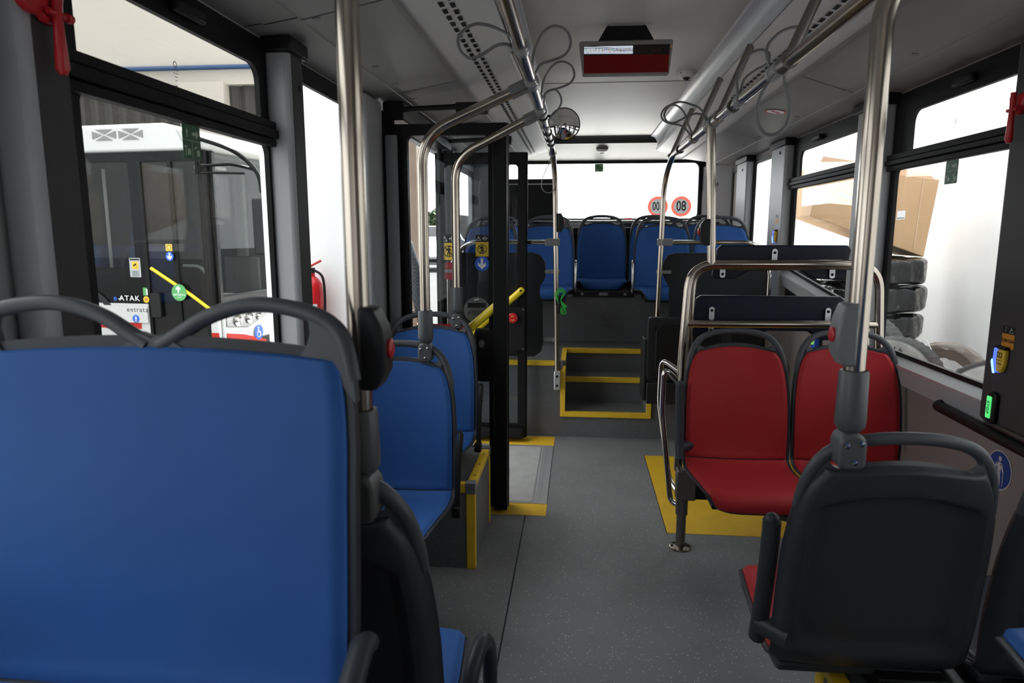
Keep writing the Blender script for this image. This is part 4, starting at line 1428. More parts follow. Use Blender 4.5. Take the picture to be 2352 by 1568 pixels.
stand_sticker(3.285, -0.461, 1.334, 0.062, 0.103, 'small yellow and black no-standing sticker above the blue arrow on the nearer door glass')
F = face_frame((-0.462, 3.285, 1.247), *FRONT)
t = tag(flat('arrow_sticker', circ(0, 0, 0.035), F, 0, M_SIGNBLUE), 'round blue sticker with white down arrow on the nearer door glass', 'sticker')
flat('arrow', arrow_pts(0, 0, 0.052, -1), F, 0.0006, M_WHITE, t)
F = face_frame((-0.489, 3.294, 1.022), (-1, 0, 0), (0, 0, 1))
F = face_frame((-0.489, 3.285, 1.022), *FRONT)
t = tag(flat('exit_sticker', circ(0, 0, 0.064), F, 0, M_GREYPL), 'round grey exit sticker with mirrored lettering behind the yellow bar on the nearer door glass', 'sticker')
flat('slot', [(-.046, .012), (.046, .012), (.046, .036), (-.046, .036)], F, 0.0006, M_INK, t)
put_text('lettering', 'USCITA', 0.026, F, 0.0, -0.014, 0.001, M_INK, t, True, 1.05, mirror=True)
flat('white_dash', [(-.012, .046), (.012, .052), (.010, .058), (-.014, .052)], F, 0.0006, M_WHITE, t)  # short slanted white dash near the top of the disc
F = face_frame((-0.465, 3.285, 0.90), *FRONT)
t = tag(flat('door_label', [(-.05, -.034), (.018, -.034), (.018, .012), (.045, .012), (.045, .034), (-.03, .034)], F, 0, M_GREYPL), 'small grey stepped label under the round grey sticker on the nearer door glass', 'sticker')
F = face_frame((-0.645, 3.285, 0.918), *FRONT)
t = tag(flat('red_label', rrect(-.095, .095, -.034, .034, .004), F, 0, M_SIGNRED), 'red label on the door glass, seen through the handle opening of the second blue seat', 'sticker')
stand_sticker(4.455, -0.845, 1.30, 0.105, 0.165, 'larger dim yellow and black no-standing sticker on the farther door leaf')
F = face_frame((-0.845, 4.455, 1.145), *FRONT)
t = tag(flat('no_entry_sticker', circ(0, 0, 0.058), F, 0, mat('dim_red', (0.22, 0.008, 0.012), 0.5)), 'round red no-entry sticker with white bar on the farther door leaf', 'sticker')
flat('bar', [(-.042, -.010), (.042, -.010), (.042, .010), (-.042, .010)], F, 0.0006, M_GREYPL, t)


def exit_sticker(F, w, h, label):
    t = tag(flat('emergency_sticker', rrect(-w / 2, w / 2, -h / 2, h / 2, w * 0.06), F, 0, M_SIGNGREEN), label, 'sticker')
    flat('arrow', [(w * a, h * b_) for a, b_ in ((.02, .20), (.24, .20), (.24, .12), (.43, .25), (.24, .38), (.24, .30), (.02, .30))], F, 0.0006, M_PALEGREEN, t)
    walker(F, -w * .25, h * .26, h * .28, 0.0006, M_PALEGREEN, t, 'running_figure')
    flat('divider', [(-w * .48, h * .04), (w * .48, h * .04), (w * .48, h * .055), (-w * .48, h * .055)], F, 0.0006, M_PALEGREEN, t)
    flat('divider', [(-w * .012, -h * .46), (w * .012, -h * .46), (w * .012, h * .04), (-w * .012, h * .04)], F, 0.0006, M_PALEGREEN, t)
    q = MB().at(F)
    for s, k in ((-.25, 0), (.25, 1)):
        q.prism([(w * (s + a), h * b_) for a, b_ in ((-.02, -.38), (.14, -.38), (.17, -.28), (.12, -.18), (-.02, -.22))], 0.0005, 'z', 0.0006)
        if k == 0:
            q.prism([(w * (s + a), h * b_) for a, b_ in ((-.14, -.42), (-.09, -.42), (-.09, -.17), (-.02, -.17), (-.02, -.12), (-.18, -.12), (-.18, -.17), (-.14, -.17))], 0.0005, 'z', 0.0006)
        else:
            q.prism([(w * (s + a), h * b_) for a, b_ in ((-.14, -.20), (0.06, -.12), (.05, -.08), (-.15, -.16))], 0.0005, 'z', 0.0006)
    q.build('hammer_symbols', M_PALEGREEN, t, smooth=False)
    return t


exit_sticker(face_frame((XL + 0.013, 1.715, 1.625), *ON_LEFT), 0.082, 0.085, 'green emergency exit sticker on the left window before the other bus')
exit_sticker(face_frame((XR - 0.016, 2.765, 1.62), *ON_RIGHT), 0.088, 0.086, 'green emergency exit sticker on the right window above the tyres')
exit_sticker(face_frame((0.189, Y1 - 0.022, 2.013), *FRONT), 0.082, 0.074, 'small green emergency sticker at the top of the rear window')

# speed discs on the rear window, read from outside
for x, txt, lab in ((0.992, '80', 'round red-rimmed 80 speed disc on the rear window, seen mirrored'), (0.767, '100', 'round red-rimmed 100 speed disc on the rear window, half behind the right pole')):
    F = face_frame((x, Y1 + 0.006, 1.643), *FRONT)
    t = tag(flat('speed_disc', circ(0, 0, 0.073), F, 0, film_mat('disc_' + txt, (0.30, 0.30, 0.30))), lab, 'speed sticker')
    ring(F, 0, 0, 0.072, 0.099, 0.0004, film_mat('disc_red_' + txt, (0.25, 0.036, 0.027)), t, 'red_ring')
    put_text('digits', txt, 0.132 if txt == '80' else 0.112, F, 0, 0.0, 0.001, M_INK, t, True, 1.0, mirror=True, sx=0.72 if txt == '80' else 0.62)

# glass maker's marks, faint
for F, lab in ((face_frame((XL + 0.013, 1.665, 1.785), *ON_LEFT), 'tiny etched glass mark in the upper left window'), (face_frame((XR - 0.016, 2.77, 1.785), *ON_RIGHT), 'tiny etched glass mark in the upper right window')):
    t = tag(ring(F, 0, 0.018, 0.0055, 0.0075, 0, M_INK, None, 'glass_mark'), lab, 'glass mark')
    q = MB().at(F)
    for k in range(4):
        q.prism([(-.014 + .004 * k, .004 - k * .008), (.014 - .003 * k, .004 - k * .008), (.014 - .003 * k, .0055 - k * .008), (-.014 + .004 * k, .0055 - k * .008)], 0.0003, 'z', 0)
    q.build('mark_lines', M_GREYPL, t, smooth=False)

# walking stick pictogram on the right wall
F = face_frame((XR - 0.001, 2.31, 0.621), *ON_RIGHT)
t = tag(flat('priority_sticker', circ(0, 0, 0.067), F, 0, mat('sign_edge', (0.5, 0.45, 0.45), 0.5)), 'round blue sticker of a white figure with a walking stick on the right wall', 'sticker')
flat('blue_field', circ(0, 0, 0.0615), F, 0.0006, M_DEEPBLUE, t)
walker(F, 0, 0.0, 0.098, 0.0012, mat('sign_pale', (0.55, 0.52, 0.52), 0.5), t, 'figure', cane=True)

# charging socket, its label and stop light on the right pillar
def usb_socket(x, y, z, label, big=True):
    t = thing('charging_socket', label, 'charging socket', (x, y, z), 0)
    q = MB().prism([(-.022, .034), (.022, .034), (.026, .005), (.014, -.040), (-.010, -.040), (-.022, -.01)], 0.016, 'x', -0.016)
    q.build('yellow_shell', M_SIGNYEL, t, bevel=0.005)
    q = MB().prism([(.012, .040), (.030, .036), (.032, .0), (.020, -.043), (.010, -.043), (.016, 0)], 0.020, 'x', -0.019)
    q.build('blue_side', M_BLUELED, t, bevel=0.004)
    q = MB().prism([(.030, .0), (.034, -.01), (.020, -.045), (.012, -.045)], 0.004, 'x', -0.022)
    q.build('light_strip', M_BLUEHI, t, bevel=0.001)
    MB().box(-.018, -.002, -.024, .032, .034, .044).build('lid', M_BLACKPL, t, bevel=0.002)
    F = face_frame((-0.0165, 0, 0), *ON_RIGHT)
    q = MB().at(F)
    for a, b_, c, d in ((-.014, .012, .008, .0105), (-.014, .012, .022, .0245), (-.014, -.0115, .008, .0245), (.0095, .012, .008, .0245), (-.014, .012, -.002, -.0005), (-.012, .010, -.013, -.011)):
        q.prism([(a, c), (b_, c), (b_, d), (a, d)], 0.0004, 'z', 0)
    q.prism([(.002, .023), (-.006, .015), (-.001, .015), (-.003, .0095), (.005, .017), (.0, .017)], 0.0004, 'z', 0)
    q.prism([(.008, -.009), (.014, -.012), (.008, -.015)], 0.0004, 'z', 0)
    q.build('battery_symbol', M_INK, t, smooth=False)
    return t


def usb_label(F, label, w=0.062, h=0.072):
    t = tag(flat('voltage_label', rrect(-w / 2, w / 2, -h / 2, h / 2, .004), F, 0, M_ORANGE), label, 'label')
    flat('black_field', rrect(-w / 2, w / 2, h * .15, h / 2, .004), F, 0.0006, M_INK, t)
    tri(F, w * .22, h * .33, w * .30, 0.0012, M_PALEGREEN, t)
    q = MB().at(F)
    q.prism([(-w * .235, h * .21), (-w * .215, h * .21), (-w * .215, h * .44), (-w * .235, h * .44)], 0.0005, 'z', 0.0012)
    q.prism([(-w * .27, h * .42), (-w * .18, h * .42), (-w * .225, h * .47)], 0.0005, 'z', 0.0012)
    q.prism([(-w * .30, h * .33), (-w * .28, h * .33), (-w * .215, h * .27), (-w * .215, h * .25)], 0.0005, 'z', 0.0012)
    q.build('plug_symbol', M_PALEGREEN, t, smooth=False)
    put_text('lettering', '5.0V', 0.0155, F, -w * .27, -h * .16, 0.001, M_INK, t, True)
    put_text('lettering', '2.0A', 0.0155, F, w * .27, -h * .16, 0.001, M_INK, t, True)
    flat('dc_dash', [(-w * .09, -h * .15), (w * .09, -h * .15), (w * .09, -h * .13), (-w * .09, -h * .13)], F, 0.0008, M_INK, t)
    flat('dc_dash', [(-w * .09, -h * .20), (w * .09, -h * .20), (w * .09, -h * .18), (-w * .09, -h * .18)], F, 0.0008, M_INK, t)
    return t


usb_socket(1.3445, 2.258, 1.000, 'yellow charging socket with glowing blue side on the right foreground pillar')
usb_label(face_frame((1.3445, 2.252, 1.073), *ON_RIGHT), 'orange and black voltage label above the charging socket, right foreground pillar')
usb_socket(1.3345, 4.83, 1.37, 'small yellow charging socket on the far right pillar beyond the wide window')
F = face_frame((1.3345, 4.845, 1.485), *ON_RIGHT)
t = tag(flat('voltage_label', rrect(-.028, .028, -.03, .03, .004), F, 0, M_ORANGE), 'dark orange label above the small charging socket on the far right pillar', 'label')
flat('black_field', rrect(-.028, .028, .008, .03, .004), F, 0.0006, M_INK, t)
t = thing('charging_socket', 'blue socket with green lit ring low on the right wall behind the red seats', 'charging socket', (1.385, 4.04, 0.76))
MB().prism([(-.03, .05), (.03, .05), (.03, -.02), (.0, -.055), (-.03, -.03)], 0.03, 'x', -0.03).build('body', M_SIGNBLUE, t, bevel=0.005)
q = MB().tube([(-0.032, 0.02 * math.cos(a), 0.02 + 0.02 * math.sin(a)) for a in frange(0, 2 * PI * 15 / 16, 16)], 0.004, 8, closed=True)
q.build('lit_ring', mat('green_glow', (0.3, 0.8, 0.1), 0.4, emit=(0.35, 0.8, 0.12), estr=0.5), t)
t = thing('stop_light', 'black stop request button with a glowing green window on the right foreground pillar', 'stop button', (1.3445, 2.280, 0.84))
MB().prism(rrect(-.024, .020, -.052, .052, .016), 0.014, 'x', -0.014).build('housing', M_BLACKPL, t, bevel=0.004)
MB().prism(rrect(-.005, .019, -.036, .036, .004), 0.003, 'x', -0.0165).build('lit_window', M_STOPG, t, bevel=0.001)
put_text('lettering', 'STOP', 0.0165, face_frame((-0.0170, 0.007, 0), *ON_RIGHT), 0, 0, 0.0008, M_INK, t, True, 1.1, rot=-PI / 2)
# black grab handle on the right wall
t = thing('wall_handle', 'thick black curved grab handle on the right wall beside the dark seat', 'handle', (XR, 2.1, 0.75))
MB().tube(bend([(0, 0.54, 0.012), (-0.055, 0.535, 0.008), (-0.058, 0.0, 0.0), (-0.055, -0.55, 0.0), (0, -0.56, 0.0)], 0.06, 7), 0.019, 16).build('bar', M_BLACKPL, t)
MB().tube([(-0.002, 0.54, 0.012), (-0.010, 0.54, 0.012)], 0.027, 16).build('base', M_BLACKPL, t)

# emergency hammers
def hammer(name_label, loc, s=1, rz=0.0, lying=False):
    t = thing('emergency_hammer', name_label, 'hammer', loc, rz)
    R = Matrix.Rotation(PI / 2, 4, 'Y') if lying else Matrix.Identity(4)
    q = MB().at(R)
    q.prism([(-.042, .05), (.036, .05), (.030, .012), (.015, -.012), (-.012, -.012), (-.036, .012)], 0.016, 'x', 0.0)
    if s > 0:
        q.tube([(0.001, -.038, .03), (0.018, -.038, .03)], 0.036, 20)
    q.build('holder', M_REDP, t, bevel=0.005)
    q = MB().at(R).tube([(0.026, .0, .055), (0.026, .0, -.01), (0.026, .0, -.025), (0.026, .0, -.085), (0.026, 0, -.095)], [0.008, 0.008, 0.0085, 0.0115, 0.006], 12)
    q.build('grip', M_REDP, t)
    q = MB().at(R).tube([(0.026, -.022, .004), (0.026, .024, .004)], 0.0055, 10)
    q.tube([(0.026, .020, .004), (0.026, .032, .004)], 0.0085, 10)
    q.build('hammer_head', M_REDP, t)
    return t


hammer('red emergency hammer in its holder at the top left corner of the photo', (-0.9165, 1.158, 1.762))
hammer('red emergency hammer half cut off by the right edge of the photo', (1.344, 2.318, 1.765), -1, rz=PI)
t = hammer('small red emergency hammer lying at the foot of the rear window', (0.458, 6.80, 1.53), -1, rz=-PI / 2, lying=True)
t.location = (0.48, 6.82, 1.532)
b = MB().box(0.36, 0.56, 6.80, 6.895, 1.438, 1.50)
tag(b.build('hammer_bracket', M_DARK), 'dark bracket under the red hammer at the foot of the rear window', 'bracket')

# monitor under the ceiling
t = thing('monitor', 'wide ceiling monitor in a grey bezel showing a dark red screen', 'monitor', (0.183, 3.0, 2.11))
outer_ = [(-.176, -.064), (.178, -.066), (.191, .060), (.186, .068), (-.188, .068), (-.194, .062)]
q = MB().prism(outer_, 0.05, 'y', 0.0)
q.build('bezel', mat('monitor_bezel', (0.20, 0.195, 0.19), 0.5), t, bevel=0.004)
scr = MB().prism([(-.171, -.060), (.173, -.061), (.178, .048), (-.173, .049)], 0.002, 'y', -0.002).build('screen', mat('screen_red', (0.02, 0.001, 0.001), 0.1, spec=0.2, emit=(0.030, 0.0006, 0.0006), estr=1.0), t, smooth=False)
MB().prism([(-.173, .010), (.176, .008), (.1775, .047), (-.1735, .048)], 0.001, 'y', -0.003).build('dark_band', mat('screen_black', (0.004, 0.002, 0.002), 0.1), scr, smooth=False)
F = face_frame((0, -0.0032, 0), *FRONT)
MB().prism([(-.172, .017), (.028, .013), (.028, .045), (-.172, .046)], 0.0006, 'y', -0.0036).build('map_reflection', mat('reflection_white', (0.3, 0.32, 0.34), 0.2, emit=(0.42, 0.46, 0.52), estr=1.0), scr, smooth=False)  # reflection of a map strip, painted as a glowing patch on the screen
rnd = random.Random(5)
cols = [mat('map_%d' % k, c, 0.4, emit=c, estr=0.7) for k, c in enumerate(((0.1, 0.45, 0.12), (0.35, 0.1, 0.35), (0.12, 0.15, 0.6), (0.45, 0.35, 0.05), (0.5, 0.08, 0.06)))]
for k, m in enumerate(cols):
    q = MB().at(F)
    for j in range(5):
        u = -.165 + .036 * j + .0075 * k + rnd.uniform(-.004, .004)
        v0 = rnd.uniform(.018, .03)
        v1 = v0 + rnd.uniform(.005, .014)
        q.prism([(u, v0), (u + .0022, v0), (u + .001, v1), (u - .0012, v1)], 0.0003, 'z', 0.0012)
    q.build('map_marks', m, scr, smooth=False)
q = MB().at(F)
for d in (0, -.006):
    pts = [(-.172, .043 + d), (-.13, .044 + d), (-.08, .038 + d), (-.03, .031 + d), (.028, .030 + d)]
    for a, b_ in zip(pts[:-1], pts[1:]):
        q.prism([a, b_, (b_[0], b_[1] + .0016), (a[0], a[1] + .0016)], 0.0003, 'z', 0.0016)
q.build('map_route', M_INK, scr, smooth=False)
put_text('lettering', 'uscita  exit', 0.026, F, 0.085, .026, 0.0008, mat('screen_text', (0.02, 0.002, 0.002), 0.4, emit=(0.007, 0.0008, 0.0006), estr=1.0), scr, False)
q = MB().prism([(-.115, .068), (.115, .066), (.08, .126), (-.08, .127)], 0.05, 'y', 0.01)
q.build('mount', M_BLACK, t, smooth=False)
for x in (-.07, .075):
    q = MB().tube([(x, .05, .12), (x, .05, .142)], 0.004, 8)
    q.build('mount_bolt', M_DSTEEL, t)
q = MB().prism([(.181, .038), (.186, .038), (.186, .040), (.181, .040)], 0.001, 'y', -0.001)
q.build('power_light', mat('led_orange', (0.8, 0.2, 0.05), 0.4, emit=(0.6, 0.12, 0.03), estr=1.0), t, smooth=False)

# dome cameras
def dome(label, loc, rx=0.0, s=1.0):
    t = thing('dome_camera', label, 'camera', loc)
    R = Matrix.Rotation(rx, 4, 'X') @ Matrix.Diagonal((s, s, s, 1))
    q = MB().at(R).lathe([(0.060, 0.0), (0.060, -0.008), (0.054, -0.022), (0.040, -0.034), (0.020, -0.038)], 28)
    q.build('housing', mat('camera_white', (0.55, 0.54, 0.52), 0.4), t)
    q = MB().at(R)
    q.ball((0, -0.006, -0.030), 0.026, (1, 1, 0.9), 10)
    l = q.build('lens_ball', mat('camera_black', (0.004, 0.004, 0.005), 0.08), t)
    q = MB().at(R @ Matrix.Translation((0, -0.031, -0.030)) @ Matrix.Rotation(PI / 2, 4, 'X'))
    q.lathe([(0.009, -0.004), (0.009, 0.003), (0.004, 0.002)], 14)
    q.build('lens', M_GREYPL, l)
    for x in (-0.040, 0.040):
        q = MB().at(R @ Matrix.Translation((x, -0.040, -0.013)))
        q.ball((0, 0, 0), 0.004, (1, 1, 1), 6)
        q.build('screw', M_DARK, t)
    return t


dome('white dome camera on the ceiling, just right of the monitor', (0.565, 3.93, 2.249), 0.0, 0.85)
dome('white dome camera on the slope over the rear window', (0.205, 6.56, 2.160), 0.25, 0.95)
# round mirror
t = thing('round_mirror', 'round convex mirror with black rim beside the far end of the left handrail', 'mirror', (-0.098, 4.36, 2.052), 0.10)
q = MB()
R0 = 0.16
q.add([(0, -(math.sqrt(R0 ** 2 - 0) - 0.128), 0)] + [(r * math.cos(a), -(math.sqrt(R0 ** 2 - r ** 2) - 0.128), r * math.sin(a)) for r in frange(0.008, 0.092, 12) for a in frange(0, 2 * PI * 47 / 48, 48)],
      [(0, 1 + k, 1 + (k + 1) % 48) for k in range(48)] + [(1 + i * 48 + k, 1 + (i + 1) * 48 + k, 1 + (i + 1) * 48 + (k + 1) % 48, 1 + i * 48 + (k + 1) % 48) for i in range(11) for k in range(48)])
q.build('glass', M_MIRROR, t)
q = MB().tube([(0.094 * math.cos(a), 0.002, 0.094 * math.sin(a)) for a in frange(0, 2 * PI * 47 / 48, 48)], 0.0052, 8, closed=True)
q.build('rim', M_BLACK, t)
MB().lathe([(0.092, 0.004), (0.08, 0.02), (0.02, 0.03)], 32, 'y').build('back_shell', M_BLACK, t)
MB().tube(smooth_path([(-0.02, 0.02, 0.03), (-0.09, 0.02, 0.05), (-0.135, 0.02, 0.045), (-0.175, 0.02, 0.075)], 5), 0.008, 10).build('arm', M_BLACK, t)
# pictogram on the duct panel
F = face_frame((1.058, 3.99, 2.0445), (-1, 0, 0.149), (0, 1, 0))
t = tag(flat('ban_sticker', circ(0, 0, 0.056), F, 0, M_WHITE), 'round white ban sticker with red rim on the right duct panel, inside the hanging strap', 'sticker')
ring(F, 0, 0, 0.047, 0.056, 0.0005, M_SIGNRED, t, 'red_rim')
flat('red_bar', [(-.035, .028), (-.028, .035), (.035, -.028), (.028, -.035)], F, 0.0012, M_SIGNRED, t)
flat('symbol', [(-.024, -.004), (.024, -.004), (.024, .004), (.006, .008), (.0, .018), (-.006, .008), (-.024, .006)], F, 0.0007, M_INK, t)

# ------------------------------------------------------------------ outside: yard, walls, vehicles
GZ = -0.32
M_ASPH = mat('yard_concrete', (0.72, 0.71, 0.69), 0.8, var=0.06, vscale=0.6)
b = MB().box(-40, 40, -20, 7.0, GZ - 0.2, GZ)
struct(b.build('ground', mat('dark_asphalt', (0.09, 0.09, 0.09), 0.9, var=0.1, vscale=0.8), smooth=False))
b = MB()
b.box(-40, 40, 17.0, 120, GZ - 0.2, GZ)
b.box(-40, -1.6, 7.0, 17.0, GZ - 0.2, GZ)
struct(b.build('ground_road', mat('grey_road', (0.038, 0.038, 0.037), 0.9, var=0.1, vscale=0.8), smooth=False))
b = MB().box(-1.6, 40, 7.0, 17.0, GZ - 0.2, GZ)
struct(b.build('ground_yard', M_ASPH, smooth=False))
b = MB().box(1.78, 3.4, 9.0, 9.3, GZ, 13.0)  # added wall, put here to keep the sun off the tyres and carton
struct(b.build('wall_sun_block', mat('sun_block_white', (0.86, 0.85, 0.84), 0.8), smooth=False))
M_WHITEWALL = mat('white_plaster', (0.93, 0.925, 0.92), 0.8, var=0.02, vscale=1.5)


def stain_wall():
    m = MATS['white_plaster']
    return m


b = MB().box(3.4, 3.6, -8, 16, GZ, 3.4)
struct(b.build('wall_yard_right', stain_wall(), smooth=False))
b = MB()
rnd = random.Random(11)
for k in range(26):
    y, z = rnd.gauss(4.55, 0.16), rnd.choice((1.06, 1.04, 0.80, 0.62)) + rnd.uniform(-.03, .03)
    w, h = rnd.uniform(.01, .05), rnd.uniform(.004, .014)
    b.prism([(y - w, z), (y - w * .3, z - h), (y + w, z + h * .4), (y + w * .4, z + h)], 0.0008, 'x', 3.3990)
tag(b.build('scuff_marks', mat('scuff', (0.55, 0.54, 0.52), 0.8), smooth=False), 'faint grey scuff marks on the white yard wall outside the right window', 'scuff marks', kind='stuff')
b = MB().box(-2.70, -1.50, 5.72, 6.0, GZ, 6.5)
struct(b.build('wall_yard_left', M_WHITEWALL, smooth=False))
# depot building
b = MB()
b.box(-26, -3.4, 13.0, 13.4, 4.16, 12.5)
b.box(-7.62, -6.72, 12.9, 13.4, GZ, 4.2)
b.box(-5.62, -4.6, 12.9, 13.4, GZ, 4.2)
b.box(-12.0, -11.2, 12.9, 13.4, GZ, 4.2)
depot = tag(b.build('depot_building', mat('beige_plaster', (0.50, 0.455, 0.40), 0.8, var=0.04, vscale=0.5), smooth=False), 'beige depot building with dark shutters beyond the white bus, left window', 'building')
b = MB().tube([(-26, 12.93, 4.46), (-3.4, 12.93, 4.46)], 0.045, 12)
b.build('blue_pipe', mat('pipe_blue', (0.022, 0.06, 0.15), 0.5), depot)
for x0, x1 in ((-11.2, -7.62), (-6.72, -5.62)):
    b = MB()
    n = int((x1 - x0) / 0.14)
    vs, k = [], 0
    pts = []
    for i in range(n + 1):
        x = x0 + (x1 - x0) * i / n
        pts += [(x, 13.12 + (0.05 if i % 2 else 0.0)), (x + 0.05, 13.12 + (0.05 if i % 2 else 0.0))]
    vs = [(x, y, z) for z in (GZ, 4.2) for x, y in pts]
    b.add(vs, [(i, i + 1, i + 1 + len(pts), i + len(pts)) for i in range(len(pts) - 1)])
    b.build('shutter', mat('shutter_brown_%d' % int(-x0), (0.042, 0.037, 0.032), 0.6), depot, smooth=False)
b = MB().box(-2.75, -2.12, 9.0, 9.2, GZ, 2.75)
tag(b.build('wooden_gate', mat('brown_wood', (0.13, 0.09, 0.062), 0.6, var=0.15, vscale=5), smooth=False, bevel=0.01), 'brown wooden gate post outside, seen through the nearer door glass', 'gate')

# fire extinguisher against the white wall
t = thing('fire_extinguisher', 'red fire extinguisher hanging on the white wall outside the doors', 'fire extinguisher', (-2.245, 5.60, 0.40))
MB().lathe([(0.05, 0.0), (0.088, 0.015), (0.092, 0.04), (0.092, 0.50), (0.085, 0.56), (0.06, 0.605), (0.032, 0.63), (0.03, 0.66)], 28).build('cylinder', mat('extinguisher_red', (0.62, 0.015, 0.02), 0.25), t)
v_ = MB().box(-0.028, 0.028, -0.028, 0.028, 0.655, 0.70).build('valve', M_BLACK, t, bevel=0.006)
MB().tube([(-0.06, 0, 0.735), (0.0, 0, 0.715), (0.09, 0, 0.76)], 0.010, 8).build('lever', mat('lever_red', (0.5, 0.02, 0.02), 0.4), v_)
MB().tube(smooth_path([(0.03, -0.01, 0.68), (0.11, -0.03, 0.62), (0.125, -0.04, 0.42), (0.105, -0.04, 0.22)], 5), 0.011, 8).build('hose', M_BLACK, t)
q = MB()
n = 12
q.add([(0.0935 * math.cos(a), 0.0935 * math.sin(a), z) for z in (0.18, 0.40) for a in frange(-PI * 0.85, -PI * 0.25, n)], [(i, i + 1, i + 1 + n, i + n) for i in range(n - 1)])
q.build('label', M_WHITE, t)
MB().box(-0.04, 0.04, 0.088, 0.12, 0.30, 0.36).build('bracket', M_DARK, t)

# other bus, parked across
OB = thing('parked_bus', 'white and red bus with black glazing parked across the yard, seen through the left window', 'bus', (-4.42, 8.0, GZ), -0.117)
zz = -GZ
M_BUSW = mat('bus_white', (0.62, 0.62, 0.61), 0.3, spec=0.3)
M_BUSR = mat('bus_red', (0.50, 0.025, 0.015), 0.35, spec=0.2)
M_GLOSSB = mat('bus_black', (0.006, 0.006, 0.0065), 0.2, spec=0.12)
M_TINT = glass_mat('bus_tinted_glass', (0.62, 0.63, 0.62), 0.02)
me = frame_mesh(rect(-6.8, -0.02, 0.34, 2.36 + zz), [rrect(-3.4, -1.12, 0.95 + zz, 2.25 + zz, 0.06), rect(-0.97, -0.12, 0.38, 2.24 + zz)], 'y', 0.0, 0.05)
me.materials.append(M_GLOSSB)
link('side_frame', me, OB, smooth=False)
gl = MB().box(-3.42, -1.10, 0.02, 0.03, 0.93 + zz, 2.27 + zz).build('side_window', M_TINT, OB, smooth=False)
dr = MB().box(-0.97, -0.12, 0.015, 0.03, 0.38, 2.24 + zz).build('door_glass', M_TINT, OB, smooth=False)
q = MB()
for x in (-0.99, -0.56, -0.15):
    q.box(x, x + 0.05, -0.004, 0.03, 0.36, 2.26 + zz)
q.build('door_posts', M_BLACK, dr, smooth=False)
q = MB().prism(rrect(-0.93, -0.79, 0.33 + zz, 0.64 + zz, 0.03), 0.03, 'y', -0.03)
hp_ = q.build('door_lock', M_BLACKPL, dr, bevel=0.005)
q = MB().tube([(-0.90, -0.005, 0.95 + zz), (-0.35, -0.005, 0.62 + zz), (-0.10, -0.005, 0.45 + zz)], 0.022, 10)
q.build('door_bar', M_YELTUBE, dr)
MB().box(-6.8, -0.98, -0.012, 0.05, 0.30, 0.50 + zz).build('white_panel', M_BUSW, OB, smooth=False)
MB().box(-6.8, -1.10, -0.016, 0.0, 0.18 + zz, 0.31 + zz).build('red_stripe', M_BUSR, OB, smooth=False)
MB().box(-0.10, 0.0, -0.012, 0.05, 0.30, 0.42 + zz).build('corner_panel', M_BUSW, OB, smooth=False)
MB().box(-0.10, 0.0, -0.016, 0.0, 0.05, 0.16 + zz).build('red_corner', M_BUSR, OB, smooth=False)
# roof fairing with a sloping nose
prof = [(-6.8, 2.36 + zz), (-0.02, 2.36 + zz), (0.12, 2.42 + zz), (0.08, 2.47 + zz), (-0.25, 2.60 + zz), (-0.62, 2.70 + zz), (-6.8, 2.70 + zz)]
rf = MB().prism(prof, 2.35, 'y', 0.02).build('roof_fairing', M_BUSW, OB, bevel=0.05, seg=3)
q = MB()
for x0 in (-1.60, -1.22):
    w, h = 0.34, 0.13
    zb = 2.51 + zz
    for pts in ([(0.05, 0), (w - 0.05, 0), (w / 2, h * .44)], [(0.05, h), (w - 0.05, h), (w / 2, h * .56)], [(0, 0.02), (0, h - 0.02), (w / 2 - 0.03, h / 2)], [(w, 0.02), (w, h - 0.02), (w / 2 + 0.03, h / 2)]):
        q.prism([(x0 + a, zb + b_) for a, b_ in pts], 0.01, 'y', 0.012)
q.build('roof_grille', mat('grille_grey', (0.22, 0.22, 0.22), 0.6), OB, smooth=False)
q = MB()
for k in range(9):
    x = -0.42 + 0.065 * k
    q.prism([(x, 2.62 + zz - 0.022 * k), (x + 0.014, 2.62 + zz - 0.022 * k), (x + 0.09, 2.47 + zz - 0.008 * k), (x + 0.076, 2.47 + zz - 0.008 * k)], 0.008, 'y', 0.014)
q.build('nose_slots', mat('slot_grey', (0.4, 0.4, 0.4), 0.6), OB, smooth=False)
# front end: windscreen, headlamps, bumper
q = MB().box(-0.05, 0.0, 0.06, 2.30, 0.62 + zz, 2.34 + zz)
q.build('windscreen', M_TINT, OB, smooth=False)
q = MB()
q.box(-0.06, 0.02, 0.03, 0.12, 0.36 + zz, 2.36 + zz)
q.box(-0.06, 0.02, 2.24, 2.33, 0.36 + zz, 2.36 + zz)
q.box(-0.06, 0.015, 0.03, 2.33, 0.42 + zz, 0.62 + zz)
q.build('windscreen_surround', M_GLOSSB, OB, bevel=0.02)
q = MB().prism([(0.06, 0.30), (0.06, 0.40 + zz), (2.30, 0.40 + zz), (2.30, 0.30)], 0.05, 'x', -0.02)
q.build('front_panel', M_BUSW, OB, bevel=0.02)
q = MB().prism([(0.10, 0.22 + zz), (0.10, 0.38 + zz), (0.95, 0.38 + zz), (1.02, 0.28 + zz), (0.55, 0.16 + zz)], 0.02, 'x', 0.022)
hl = q.build('headlamp_unit', mat('lamp_silver', (0.22, 0.22, 0.22), 0.3, metal=0.6), OB, bevel=0.006)
for y in (0.32, 0.58, 0.80):
    q = MB().at(Matrix.Translation((0.04, y, 0.28 + zz)) @ Matrix.Rotation(PI / 2, 4, 'Y'))
    r = 0.075 if y < 0.7 else 0.05
    q.lathe([(r, 0.0), (r, 0.02), (r * .75, 0.012), (r * .4, 0.008), (r * .3, 0.022), (0.001, 0.024)], 20)
    q.build('lamp', M_CHROME, hl)
